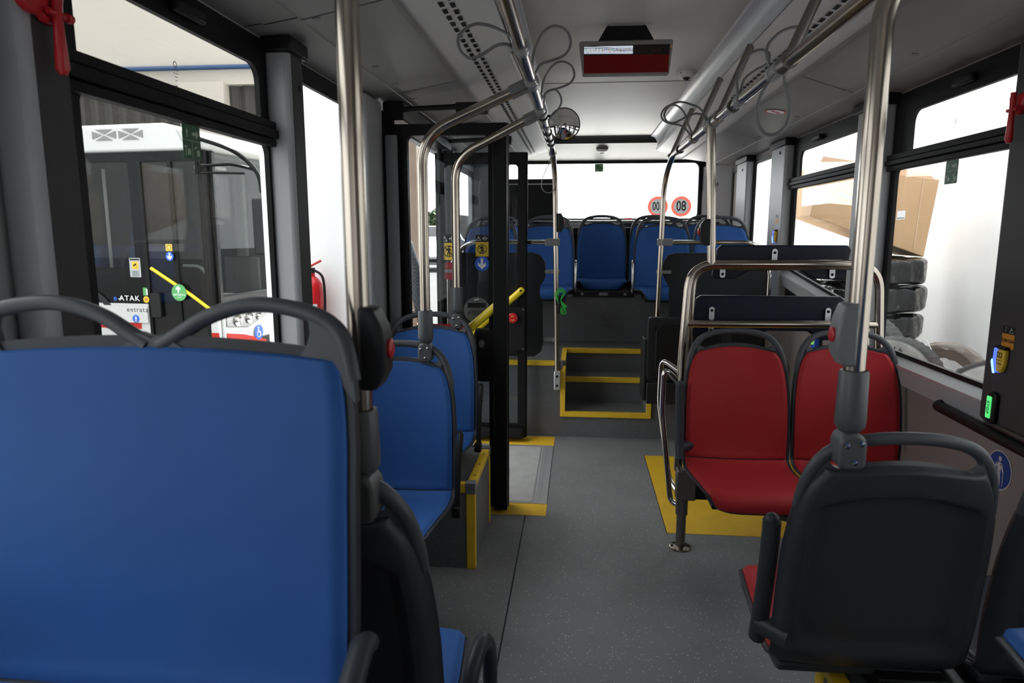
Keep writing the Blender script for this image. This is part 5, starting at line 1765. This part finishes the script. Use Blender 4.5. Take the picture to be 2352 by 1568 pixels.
q = MB().prism([(0.10, 0.0), (0.10, 0.14 + zz), (0.45, 0.08 + zz), (0.95, -0.06 + zz), (0.95, 0.0)], 0.012, 'x', 0.03)
q.build('red_bumper', M_BUSR, OB, smooth=False)
F = face_frame((0.045, 0.78, 0.06 + zz), (0, 1, 0), (0, 0, 1))
d = flat('wheelchair_disc', circ(0, 0, 0.10), F, 0, M_SIGNBLUE, OB)
q = MB().at(F)
q.prism(circ(-.005, .065, .014, 14), 0.0005, 'z', 0.0006)
for pts in ([(-.018, .045), (.004, .045), (.006, .0), (-.014, .0)], [(-.012, .012), (.032, .012), (.032, -.004), (-.012, -.004)], [(.02, .012), (.036, .012), (.058, -.05), (.042, -.052)]):
    q.prism(pts, 0.0005, 'z', 0.0006)
q.tube([(-.004 + .042 * math.cos(a), -.02 + .042 * math.sin(a), 0.002) for a in frange(PI * .75, PI * 1.95, 14)], 0.005, 6)
q.build('wheelchair_symbol', M_WHITE, d, smooth=False)
# mirror on its arms
q = MB()
q.tube(smooth_path([(-0.10, 0.0, 2.36 + zz), (-0.12, -0.12, 2.48 + zz), (0.05, -0.16, 2.46 + zz), (0.42, -0.08, 2.32 + zz), (0.60, 0.06, 2.10 + zz), (0.63, 0.1, 1.86 + zz)], 6), 0.024, 10)
q.tube(smooth_path([(-0.12, -0.02, 2.20 + zz), (0.10, -0.12, 2.17 + zz), (0.36, -0.06, 2.18 + zz), (0.60, 0.06, 2.12 + zz)], 6), 0.018, 10)
q.tube([(-0.12, -0.03, 2.10 + zz), (0.50, -0.02, 2.08 + zz)], 0.014, 10)
q.tube([(-0.12, -0.05, 2.08 + zz), (-0.12, -0.05, 2.45 + zz)], 0.02, 10)
q.build('mirror_arm', M_GLOSSB, OB)
q = MB().box(0.50, 0.70, 0.06, 0.16, 1.12 + zz, 1.80 + zz)
q.build('wing_mirror', M_BLACKPL, OB, bevel=0.03)
# wheel
q = MB().at(Matrix.Translation((-1.98, 0.12, 0.47)))
q.lathe([(0.26, -0.12), (0.40, -0.13), (0.47, -0.10), (0.47, 0.10), (0.40, 0.12)], 32, 'y')
wh = q.build('wheel', M_RUBBER, OB)
q = MB().at(Matrix.Translation((-1.98, -0.005, 0.47)))
q.lathe([(0.25, 0.0), (0.20, 0.03), (0.08, 0.0), (0.02, -0.01)], 24, 'y')
q.build('hub', M_ALU, wh)
q = MB().at(Matrix.Translation((-1.98, -0.017, 0.47)))
q.add([(r * math.cos(a), 0, r * math.sin(a)) for r in (0.48, 0.56) for a in frange(0, PI, 20)], [(i, i + 1, i + 21, i + 20) for i in range(19)])
q.build('wheel_arch', M_DARK, OB)
# inside of the other bus
q = MB()
q.box(-6.7, -0.08, 0.10, 2.25, 0.30, 0.36)
q.box(-6.7, -0.08, 0.05, 2.30, 2.30 + zz, 2.34 + zz)
q.box(-6.7, -0.1, 2.22, 2.28, 0.36, 2.3 + zz)
q.box(-6.75, -6.7, 0.1, 2.25, 0.36, 2.3 + zz)
q.build('interior_shell', mat('bus_inside', (0.17, 0.17, 0.165), 0.7), OB, smooth=False)
q = MB()
q.box(-0.75, -0.20, 1.25, 1.30, 0.36, 1.05 + zz)
q.box(-0.52, -0.36, 1.22, 1.30, 1.05 + zz, 2.2 + zz)
q.build('cab_partition', mat('cab_grey', (0.26, 0.265, 0.275), 0.6), OB, smooth=False, bevel=0.03)
q = MB()
for k in range(26):
    q.box(-0.36, -0.12, 1.32, 1.34, 0.6 + zz + 0.062 * k, 0.604 + zz + 0.062 * k)
q.build('blind', M_GREYPL, OB, smooth=False)
for x, y in ((-2.1, 0.35), (-1.62, 0.45)):
    q = MB()
    q.box(x, x + 0.12, y, y + 0.75, 0.55 + zz, 1.22 + zz)
    q.box(x, x + 0.48, y, y + 0.75, 0.45 + zz, 0.56 + zz)
    q.build('seat', M_BLUE, OB, bevel=0.05, seg=3)
q = MB()
q.tube([(-0.66, 0.75, 0.36), (-0.66, 0.75, 2.2 + zz)], 0.024, 10)
q.tube(bend([(-0.90, 0.6, 0.95 + zz), (-0.62, 0.6, 0.95 + zz), (-0.44, 0.6, 0.55 + zz), (-0.42, 0.6, 0.36)], 0.12), 0.022, 10)
q.tube([(-1.75, 0.3, 0.5 + zz), (-1.75, 0.3, 2.2 + zz)], 0.02, 10)
q.build('poles', M_WHITE, OB)
MB().box(-0.78, -0.70, 1.0, 1.06, 0.7 + zz, 1.5 + zz).build('orange_strap', mat('orange_red', (0.5, 0.08, 0.02), 0.5), OB)
MB().box(-0.30, -0.10, 0.14, 0.5, 2.16 + zz, 2.2 + zz).build('door_lamp', M_WHITE, OB)
# lettering and stickers of the other bus
F = face_frame((0, -0.014, 0), *FRONT)
put_text('lettering', 'e', 0.105, F, -1.455, 0.565 + zz, 0.001, M_SIGNBLUE, OB, True)
put_text('lettering', '-', 0.10, F, -1.40, 0.565 + zz, 0.001, M_ALU, OB, True)
put_text('lettering', 'ATAK', 0.092, F, -1.245, 0.565 + zz, 0.001, M_WHITE, OB, True, 1.15, sx=1.15)
put_text('lettering', 'entrata', 0.085, face_frame((0, -0.03, 0), *FRONT), -1.13, 0.425 + zz, 0.001, M_INK, OB, False, 1.25)
flat('entry_plate', rrect(-1.62, -0.985, 0.26 + zz, 0.475 + zz, 0.012), face_frame((0, -0.029, 0), *FRONT), 0, M_BUSW, OB)
F3 = face_frame((0, -0.031, 0), *FRONT)
dd = flat('blue_disc', circ(-1.16, 0.31 + zz, 0.05), F3, 0, M_SIGNBLUE, OB)
walker(F3, -1.16, 0.31 + zz, 0.075, 0.0006, M_WHITE, dd)
dd = flat('green_label', rrect(-1.045, -0.965 - 0.0, 0.585 + zz + 0.02, 0.685 + zz + 0.02, 0.008), face_frame((0, -0.003, 0), *FRONT), 0, M_BRGREEN, OB)
flat('label_lines', [(-1.0, .612 + zz), (-.98, .612 + zz), (-.98, .69 + zz), (-1.0, .69 + zz)], face_frame((0, -0.004, 0), *FRONT), 0, M_WHITE, dd)
dd = flat('yellow_button', circ(-1.005, 0.555 + zz, 0.042), face_frame((0, -0.003, 0), *FRONT), 0, M_SIGNYEL, OB, 0.006)
flat('red_centre', [(-1.02, .565 + zz), (-.99, .565 + zz), (-.998, .54 + zz), (-1.012, .54 + zz)], face_frame((0, -0.010, 0), *FRONT), 0, M_SIGNRED, dd)
F2 = face_frame((0, -0.004, 0), *FRONT)
cs = flat('camera_notice', rrect(-1.21, -1.05, 0.835 + zz, 1.075 + zz, 0.008), F2, 0, mat('notice_pale', (0.45, 0.47, 0.48), 0.6), OB)
flat('notice_field', [(-1.175, .935 + zz), (-1.08, .935 + zz), (-1.08, 1.03 + zz), (-1.175, 1.03 + zz)], F2, 0.0006, M_SIGNYEL, cs)
flat('notice_header', [(-1.2, 1.045 + zz), (-1.06, 1.045 + zz), (-1.06, 1.065 + zz), (-1.2, 1.065 + zz)], F2, 0.0006, M_DARK, cs)
q = MB().at(F2)
q.prism([(-1.16, .985 + zz), (-1.115, 1.01 + zz), (-1.105, .995 + zz), (-1.15, .968 + zz)], 0.0006, 'z', 0.0012)
q.prism([(-1.125, .985 + zz), (-1.12, .985 + zz), (-1.095, .955 + zz), (-1.10, .95 + zz)], 0.0006, 'z', 0.0012)
for k in range(4):
    q.prism([(-1.18, .85 + zz + .018 * k), (-1.08, .85 + zz + .018 * k), (-1.08, .856 + zz + .018 * k), (-1.18, .856 + zz + .018 * k)], 0.0006, 'z', 0.0012)
q.build('camera_symbol', M_DARK, cs, smooth=False)
F4 = face_frame((0, -0.031, 0), *FRONT)
dd = flat('green_entry_disc', circ(-0.505, 0.655 + zz, 0.105), F4, 0, M_BRGREEN, OB)
flat('arrow', arrow_pts(-0.515, 0.695 + zz, 0.085), F4, 0.0006, M_WHITE, dd)
put_text('lettering', 'ENTRATA', 0.038, F4, -0.505, 0.625 + zz, 0.001, M_WHITE, dd, True)
put_text('lettering', 'ENTRY', 0.02, F4, -0.505, 0.592 + zz, 0.001, M_WHITE, dd)
dd = flat('arrow_disc', circ(-0.60, 1.10 + zz, 0.055), F4, 0, M_SIGNBLUE, OB)
flat('arrow', arrow_pts(-0.60, 1.10 + zz, 0.085, -1), F4, 0.0006, M_WHITE, dd)
dd = flat('yellow_notice', rrect(-0.645, -0.555, 1.165 + zz, 1.25 + zz, 0.006), F4, 0, M_SIGNYEL, OB)
ring(F4, -0.60, 1.207 + zz, 0.027, 0.033, 0.0006, M_INK, dd, 'ban_ring')

# carton and tyres outside the right windows
CB = thing('carton', 'big tilted brown cardboard box leaning on the wrapped tyre stack outside the right window', 'box', (2.60, 6.30, 1.175), 0)
M_CARD = mat('cardboard', (0.56, 0.36, 0.20), 0.8, var=0.05, vscale=4)
ct = [(-.60, .36), (.37, .01), (.44, .66), (-.53, .80)]
MB().prism(ct, 0.55, 'y', -0.05).build('body', M_CARD, CB, smooth=False, bevel=0.006)
q = MB().prism([(-.53, .80), (.44, .66), (.38, .72), (-.50, .87)], 0.012, 'y', 0.02)
q.build('flap', mat('cardboard_light', (0.66, 0.46, 0.32), 0.8), CB, smooth=False)
F = face_frame((0, -0.052, 0), *FRONT)
flat('white_label', [(.115, .325), (.185, .33), (.185, .405), (.12, .40)], F, 0, M_WHITE, CB)
flat('label_line', [(.12, .335), (.18, .34), (.18, .345), (.12, .342)], F, 0.0008, M_DARK, CB)
flat('printed_line', [(-.38, .545), (-.12, .45), (-.12, .466), (-.38, .562)], F, 0, mat('print_blue', (0.25, 0.30, 0.40), 0.7), CB)
q = MB().at(F)
for k in range(6):
    q.prism([(-.36 + .04 * k, .61 - .0145 * k), (-.335 + .04 * k, .60 - .0145 * k), (-.335 + .04 * k, .612 - .0145 * k), (-.36 + .04 * k, .622 - .0145 * k)], 0.0006, 'z', 0)
q.build('printed_words', mat('print_grey', (0.45, 0.38, 0.32), 0.7), CB, smooth=False)
q = MB().at(F)
q.prism([(.275, .07), (.285, .07), (.315, .67), (.305, .67)], 0.0006, 'z', 0)
q.build('tape', mat('tape_tan', (0.62, 0.43, 0.27), 0.3), CB, smooth=False)


def tyre_prof(R, w, r0):
    h = w / 2
    half = [(r0, h * .72), (r0 + .015, h * .86), (r0 + .04, h * .90), (r0 + .06, h * .96), (R * .82, h), (R * .90, h * .97), (R * .95, h * .90), (R * .985, h * .78), (R, h * .66), (R * 1.004, h * .3)]
    return [(r, -z) for r, z in half] + [(r, z) for r, z in half[::-1]]


def tyre_mesh(R, w, r0, wrapped, seed):
    n = 88
    prof = tyre_prof(R, w, r0)
    rnd = random.Random(seed)
    vs, fs = [], []
    ph = [rnd.uniform(0, 6) for _ in range(5)]
    for i, (r, h) in enumerate(prof):
        for k in range(n):
            a = 2 * PI * k / n
            if wrapped:
                g = 0.009 * math.sin(9 * a + ph[0] + i * .35) + 0.006 * math.sin(17 * a + ph[1] + i * .6) + rnd.uniform(-.003, .003)
                g *= R / 0.44 * (1.0 if R > 0.4 else 0.45)
                rr_, hh = r + g, h * (1 + 0.06 * math.sin(5 * a + ph[2]))
            else:
                g = 0.007 if (7 <= i <= 12 and k % 2) else 0.0
                rr_, hh = r - g, h
            vs.append((rr_ * math.cos(a), rr_ * math.sin(a), hh))
    m = len(prof)
    for i in range(m):
        for k in range(n):
            l = (k + 1) % n
            j = (i + 1) % m
            fs.append((i * n + k, i * n + l, j * n + l, j * n + k))
    return MB().add(vs, fs)


M_WRAP = mat('black_wrap', (0.008, 0.008, 0.009), 0.16, bump=0.9, bscale=7, spec=0.45, bdist=0.05)
M_WRAPB = mat('brown_wrap', (0.13, 0.105, 0.085), 0.35, bump=0.9, bscale=8, bdist=0.05)
M_TYREB = mat('dark_tyre', (0.06, 0.06, 0.058), 0.75, var=0.3, vscale=7)
M_TYRE = mat('dusty_tyre', (0.33, 0.325, 0.315), 0.75, var=0.3, vscale=7)
# the running surface is blacker than the dusty side walls
_nt = M_TYRE.node_tree
_p = _nt.nodes['Principled BSDF']
_src = _p.inputs['Base Color'].links[0].from_socket
_c = _nt.nodes.new('ShaderNodeTexCoord')
_x = _nt.nodes.new('ShaderNodeVectorMath')
_x.operation = 'MULTIPLY'
_x.inputs[1].default_value = (1, 1, 0)
_nt.links.new(_c.outputs['Object'], _x.inputs[0])
_ln = _nt.nodes.new('ShaderNodeVectorMath')
_ln.operation = 'LENGTH'
_nt.links.new(_x.outputs[0], _ln.inputs[0])
_rm = _nt.nodes.new('ShaderNodeMapRange')
for _k, _v in enumerate((0.272, 0.285, 0.0, 1.0)):
    _rm.inputs[_k + 1].default_value = _v
_nt.links.new(_ln.outputs['Value'], _rm.inputs[0])
_mx = _nt.nodes.new('ShaderNodeMix')
_mx.data_type = 'RGBA'
_nt.links.new(_rm.outputs[0], _mx.inputs['Factor'])
_nt.links.new(_src, _mx.inputs[6])
_mx.inputs[7].default_value = (0.022, 0.022, 0.022, 1)
_nt.links.new(_mx.outputs[2], _p.inputs['Base Color'])
names = ['on top of the stack, below the carton', 'second from the top of the stack', 'third from the top of the stack']
z0 = 1.185 - 0.118
for k in range(6):
    m = M_WRAP if k < 3 else M_WRAPB
    o = tyre_mesh(0.44, 0.222, 0.22, True, 20 + k).build('wrapped_tyre', m)
    o.location = (2.60 + 0.01 * (k % 2), 6.42, z0 - 0.24 * k)
    o.rotation_euler = (0, 0, k * 1.3)
    lab = ('black plastic wrapped tyre ' + names[k] + ', right window') if k < 3 else ('brown wrapped tyre in the lower half of the stack, ' + ('fourth', 'fifth', 'lowest')[k - 3] + ' from the top')
    tag(o, lab, 'tyre', 'wrapped tyres stacked outside')
for k in range(5):
    o = tyre_mesh(0.42, 0.214, 0.20, True, 40 + k).build('wrapped_tyre', M_WRAPB if k < 3 else M_WRAP)
    o.location = (2.42, 7.6, GZ + 0.13 + 0.232 * k + 0.006)
    tag(o, 'wrapped tyre in the farther stack left of the carton, ' + ('lowest', 'second from the ground', 'middle one', 'fourth from the ground', 'topmost, black, seen beside the carton')[k], 'tyre', 'wrapped tyres of the farther stack')
o = tyre_mesh(0.44, 0.24, 0.22, True, 60).build('wrapped_tyre', M_WRAP)
o.location, o.rotation_euler = (2.42, 7.6, GZ + 0.13 + 0.232 * 5 + 0.01), (0, 0.0, 0)
tag(o, 'black wrapped tyre crowning the farther stack, poking out left of the carton', 'tyre', 'wrapped tyres of the farther stack')
def aim(ax):
    return Vector(ax).to_track_quat('Z', 'Y').to_euler()


b = MB().box(1.75, 3.39, 3.5, 5.7, GZ, 0.10)
struct(b.build('ground_plinth', M_ASPH, smooth=False))
for loc_, ax, R, lab, m, wr_ in (((2.16, 5.32, 0.48), (-.80, -.55, .02), 0.305, 'dark worn tyre standing at the left, next to the window post, behind the front tyres', M_TYREB, False),
                                 ((2.08, 4.62, 0.425), (-.70, -.70, .06), 0.30, 'grey tyre with lettering on its side wall, standing at the middle below the right window', M_TYRE, False),
                                 ((2.52, 4.86, 0.395), (-.60, -.75, .10), 0.26, 'brownish wrapped tyre with white paper label, standing behind the front tyres', M_WRAPB, True),
                                 ((2.42, 4.08, 0.350), (-.45, -.80, .35), 0.32, 'largest pale grey tyre, tilted at the right below the window', M_TYRE, False)):
    o = tyre_mesh(R, 0.20, R * 0.58, wr_, 77).build('tyre', m)
    o.location, o.rotation_euler = loc_, aim(ax)
    tag(o, lab, 'tyre')
    if 'lettering' in lab:
        for k, ch in enumerate('Krelb'):
            a = PI / 2 + 0.42 - 0.17 * k
            put_text('raised_lettering', ch, 0.05, Matrix.Rotation(a - PI / 2, 4, 'Z'), 0.0, 0.222, 0.0985, M_DARK, o, True)
    if 'label' in lab:
        q = MB().box(-0.032, 0.032, -0.004, 0.004, -0.055, 0.055)
        s = q.build('paper_label', M_WHITE, o, smooth=False)
        s.matrix_local = Matrix.Rotation(0.5, 4, 'Z') @ Matrix.Translation((0.0, 0.235, 0.108)) @ Matrix.Rotation(PI / 2, 4, 'X')
for x, y, lab in ((1.98, 5.35, 'flat lying tyre carrying the dark worn tyre, below the window line'), (2.20, 4.62, 'flat lying tyre carrying the lettered tyre, below the window line')):
    pass

# person outside the doors
def person():
    t = thing('person', 'person in a dark checked shirt standing outside the doors with their back turned', 'person', (-1.52, 5.32, GZ))
    H = 2.0
    J = {'pelvis': (0, 0, .53), 'waist': (0, .01, .60), 'chest': (0, .0, .70), 'upper': (0, .005, .785), 'neck': (0, 0.0, .835), 'head0': (0, .012, .875), 'head1': (0, .018, .925), 'head2': (0, .012, .975),
         'shR': (.085, .0, .80), 'elR': (.125, .0, .64), 'wrR': (.125, .06, .51), 'haR': (.122, .075, .475), 'shL': (-.085, .0, .80), 'elL': (-.125, .0, .64), 'wrL': (-.125, .06, .51), 'haL': (-.122, .075, .475),
         'hipR': (.048, 0, .50), 'knR': (.052, .012, .28), 'anR': (.055, -.01, .045), 'toR': (.06, .075, .018), 'hipL': (-.048, 0, .50), 'knL': (-.052, .012, .28), 'anL': (-.055, -.01, .045), 'toL': (-.06, .075, .018)}
    E = [('pelvis', 'waist'), ('waist', 'chest'), ('chest', 'upper'), ('upper', 'neck'), ('neck', 'head0'), ('head0', 'head1'), ('head1', 'head2'), ('upper', 'shR'), ('shR', 'elR'), ('elR', 'wrR'), ('wrR', 'haR'),
         ('upper', 'shL'), ('shL', 'elL'), ('elL', 'wrL'), ('wrL', 'haL'), ('pelvis', 'hipR'), ('hipR', 'knR'), ('knR', 'anR'), ('anR', 'toR'), ('pelvis', 'hipL'), ('hipL', 'knL'), ('knL', 'anL'), ('anL', 'toL')]
    Rd = {'pelvis': (.078, .055), 'waist': (.072, .05), 'chest': (.085, .058), 'upper': (.068, .05), 'neck': (.031, .031), 'head0': (.034, .04), 'head1': (.042, .052), 'head2': (.034, .042), 'sh': (.036, .036), 'el': (.026, .026), 'wr': (.018, .018), 'ha': (.02, .013), 'hip': (.052, .055), 'kn': (.036, .036), 'an': (.026, .026), 'to': (.024, .016)}
    ks = list(J)

    def skinned(name, keys, grow, m, parent):
        me = bpy.data.meshes.new(name)
        idx = {k: i for i, k in enumerate(keys)}
        me.from_pydata([tuple(c * H for c in J[k]) for k in keys], [(idx[a], idx[b_]) for a, b_ in E if a in idx and b_ in idx], [])
        o = bpy.data.objects.new(name, me)
        COL.objects.link(o)
        o.modifiers.new('skin', 'SKIN')
        for i, k in enumerate(keys):
            r = Rd.get(k) or Rd[k[:-1]]
            me.skin_vertices[0].data[i].radius = (r[0] * H * grow, r[1] * H * grow)
        me.skin_vertices[0].data[0].use_root = True
        s = o.modifiers.new('sub', 'SUBSURF')
        s.levels = s.render_levels = 2
        o.modifiers['skin'].use_smooth_shade = True
        dg = bpy.context.evaluated_depsgraph_get()
        dg.update()
        m2 = bpy.data.meshes.new_from_object(o.evaluated_get(dg))
        bpy.data.objects.remove(o)
        m2.materials.clear()
        m2.materials.append(m)
        return link(name, m2, parent)
    skin = mat('skin', (0.50, 0.28, 0.20), 0.5)
    body = skinned('body', ks, 1.0, skin, t)
    shirt = mat('checked_shirt', (0.03, 0.033, 0.042), 0.8)
    nt = shirt.node_tree
    tc = nt.nodes.new('ShaderNodeTexCoord')
    ck = nt.nodes.new('ShaderNodeTexChecker')
    ck.inputs['Scale'].default_value = 70
    ck.inputs[1].default_value = (0.035, 0.038, 0.048, 1)
    ck.inputs[2].default_value = (0.09, 0.10, 0.115, 1)
    nt.links.new(tc.outputs['Object'], ck.inputs[0])
    nt.links.new(ck.outputs[0], nt.nodes['Principled BSDF'].inputs['Base Color'])
    skinned('shirt', ['pelvis', 'waist', 'chest', 'upper', 'shR', 'elR', 'wrR', 'shL', 'elL', 'wrL'], 1.14, shirt, t)
    skinned('trousers', ['pelvis', 'hipR', 'knR', 'anR', 'hipL', 'knL', 'anL'], 1.12, mat('dark_trousers', (0.02, 0.022, 0.03), 0.8), t)
    q = MB().at(Matrix.Translation((0, 0.004 * H, .845 * H)))
    q.lathe([(.052 * H, -.022 * H), (.040 * H, .014 * H), (.034 * H, .016 * H), (.036 * H, -.01 * H)], 20)
    q.build('collar', shirt, t)
    q = MB()
    q.ball((0, .006 * H, .935 * H), .058 * H, (0.88, 1.0, 1.1), 14)
    q.build('hair', mat('brown_hair', (0.20, 0.10, 0.045), 0.7, var=0.3, vscale=60), t)
    for s in (-1, 1):
        q = MB().ball((s * .05 * H, .025 * H, .915 * H), .012 * H, (0.5, 0.8, 1.3), 8)
        q.build('ear', skin, t)
        q = MB()
        for k, (dx, dy, l) in enumerate(((-.012, .006, .030), (-.004, .010, .036), (.004, .012, .034), (.011, .010, .028))):
            q.tube([(s * .122 * H + dx * H, .078 * H + dy * H * .3, .470 * H), (s * .122 * H + dx * H, .086 * H, (.470 - l * .55) * H), (s * .120 * H + dx * H, .084 * H, (.470 - l) * H)], [.0055 * H, .005 * H, .004 * H], 8)
        q.tube([(s * .108 * H, .082 * H, .485 * H), (s * .100 * H, .092 * H, .470 * H), (s * .098 * H, .095 * H, .455 * H)], [.006 * H, .0055 * H, .004 * H], 8)
        q.build('fingers', skin, t)
        q = MB().ball((s * .058 * H, .03 * H, .018 * H), .05 * H, (0.55, 1.15, 0.38), 10)
        q.build('shoe', M_BLACKPL, t)
    q = MB()
    for s in (-1, 1):
        q.ball((s * .018 * H, .066 * H, .925 * H), .0055 * H, (1, .6, .8), 6)
    q.build('eyes', M_INK, t)
    MB().ball((0, .074 * H, .908 * H), .010 * H, (0.7, 0.9, 1.4), 8).build('nose', skin, t)
    MB().ball((0, .066 * H, .888 * H), .012 * H, (1.2, .5, .4), 8).build('mouth', M_SIGNRED, t)
    return t


person()

# car, van, roofs and trees far off, through the door glass
def car(loc_, rz, m, label, van=False):
    t = thing('car' if not van else 'van', label, 'car' if not van else 'van', loc_, rz)
    if van:
        side = [(-2.4, .35), (2.4, .35), (2.45, .95), (2.1, 1.15), (1.6, 2.0), (1.3, 2.15), (-2.4, 2.15)]
        wn = [(1.95, 1.2), (1.5, 1.95), (0.7, 1.95), (0.7, 1.2)]
    else:
        side = [(-2.0, .3), (2.0, .3), (2.05, .65), (1.75, .85), (1.0, .95), (.45, 1.42), (-1.1, 1.48), (-1.8, 1.05), (-2.05, .9)]
        wn = [(.85, .97), (.4, 1.35), (-1.05, 1.40), (-1.6, 1.02)]
    MB().prism(side, 1.7, 'y', -.85).build('body', m, t, bevel=0.08, seg=3)
    q = MB().prism(wn, 1.72, 'y', -.86)
    q.build('side_windows', M_GLOSSB, t, smooth=False)
    a, b_ = (side[3], side[4])
    fx = side[2][0]
    for s in (-1, 1):
        q = MB().box(fx - .10, fx + .03, s * .62 - .16, s * .62 + .16, .62 if not van else .8, .78 if not van else 1.0)
        q.build('headlamp', M_ALU, t, bevel=0.03)
        for x in (-1.3, 1.3):
            q = MB().at(Matrix.Translation((x, s * .78, .32)))
            q.lathe([(.2, -.11), (.32, -.10), (.32, .10), (.2, .11)], 20, 'y')
            q.build('wheel', M_RUBBER, t)
    q = MB().box(fx - .06, fx + .035, -.5, .5, .42, .56)
    q.build('grille', M_BLACK, t, smooth=False)
    return t


M_PAINT = mat('car_paint', (0.30, 0.30, 0.31), 0.3)
car((-7.0, 31.0, GZ), -PI / 2 + 0.25, M_PAINT, 'pale car parked outside beyond the yard, seen through the door opening')
car((-10.9, 52.0, GZ), 0.1, M_PAINT, 'pale van parked far outside, seen above the car through the door opening', van=True)
b = MB().prism([(-34, GZ), (-11, GZ), (-11, 3.0), (-22, 4.2), (-34, 3.0)], 10, 'y', 72)
tag(b.build('far_shed', mat('far_shed_grey', (0.25, 0.24, 0.23), 0.8), smooth=False), 'grey shed far off on the horizon, seen through the door opening', 'building')
def tree(loc_, label):
    t = thing('tree', label, 'tree', loc_)
    MB().tube([(0, 0, 0), (0.1, 0, 2.5), (0.05, 0.1, 4.0)], [0.3, 0.22, 0.15], 10).build('trunk', mat('bark', (0.08, 0.06, 0.04), 0.9), t)
    q = MB()
    rnd = random.Random(8)
    for k in range(260):
        a, u = rnd.uniform(0, 2 * PI), rnd.uniform(-1, 1)
        r = 2.2 * (0.6 + 0.4 * rnd.random())
        c = Vector((r * math.cos(a) * math.sqrt(1 - u * u), r * math.sin(a) * math.sqrt(1 - u * u), 5.0 + 1.7 * u))
        d = Vector((rnd.gauss(0, 1), rnd.gauss(0, 1), rnd.gauss(0, 1))).normalized() * 0.45
        e = d.orthogonal().normalized() * 0.3
        q.add([tuple(c - d), tuple(c + e), tuple(c + d), tuple(c - e)], [(0, 1, 2, 3)])
    q.build('foliage', mat('leaf_green', (0.05, 0.09, 0.03), 0.8), t, smooth=False)
    t.scale = (0.6, 0.6, 0.6)
    return t


t = tree((-13.9, 69, GZ), 'dark green tree far off on the horizon, seen through the door opening')
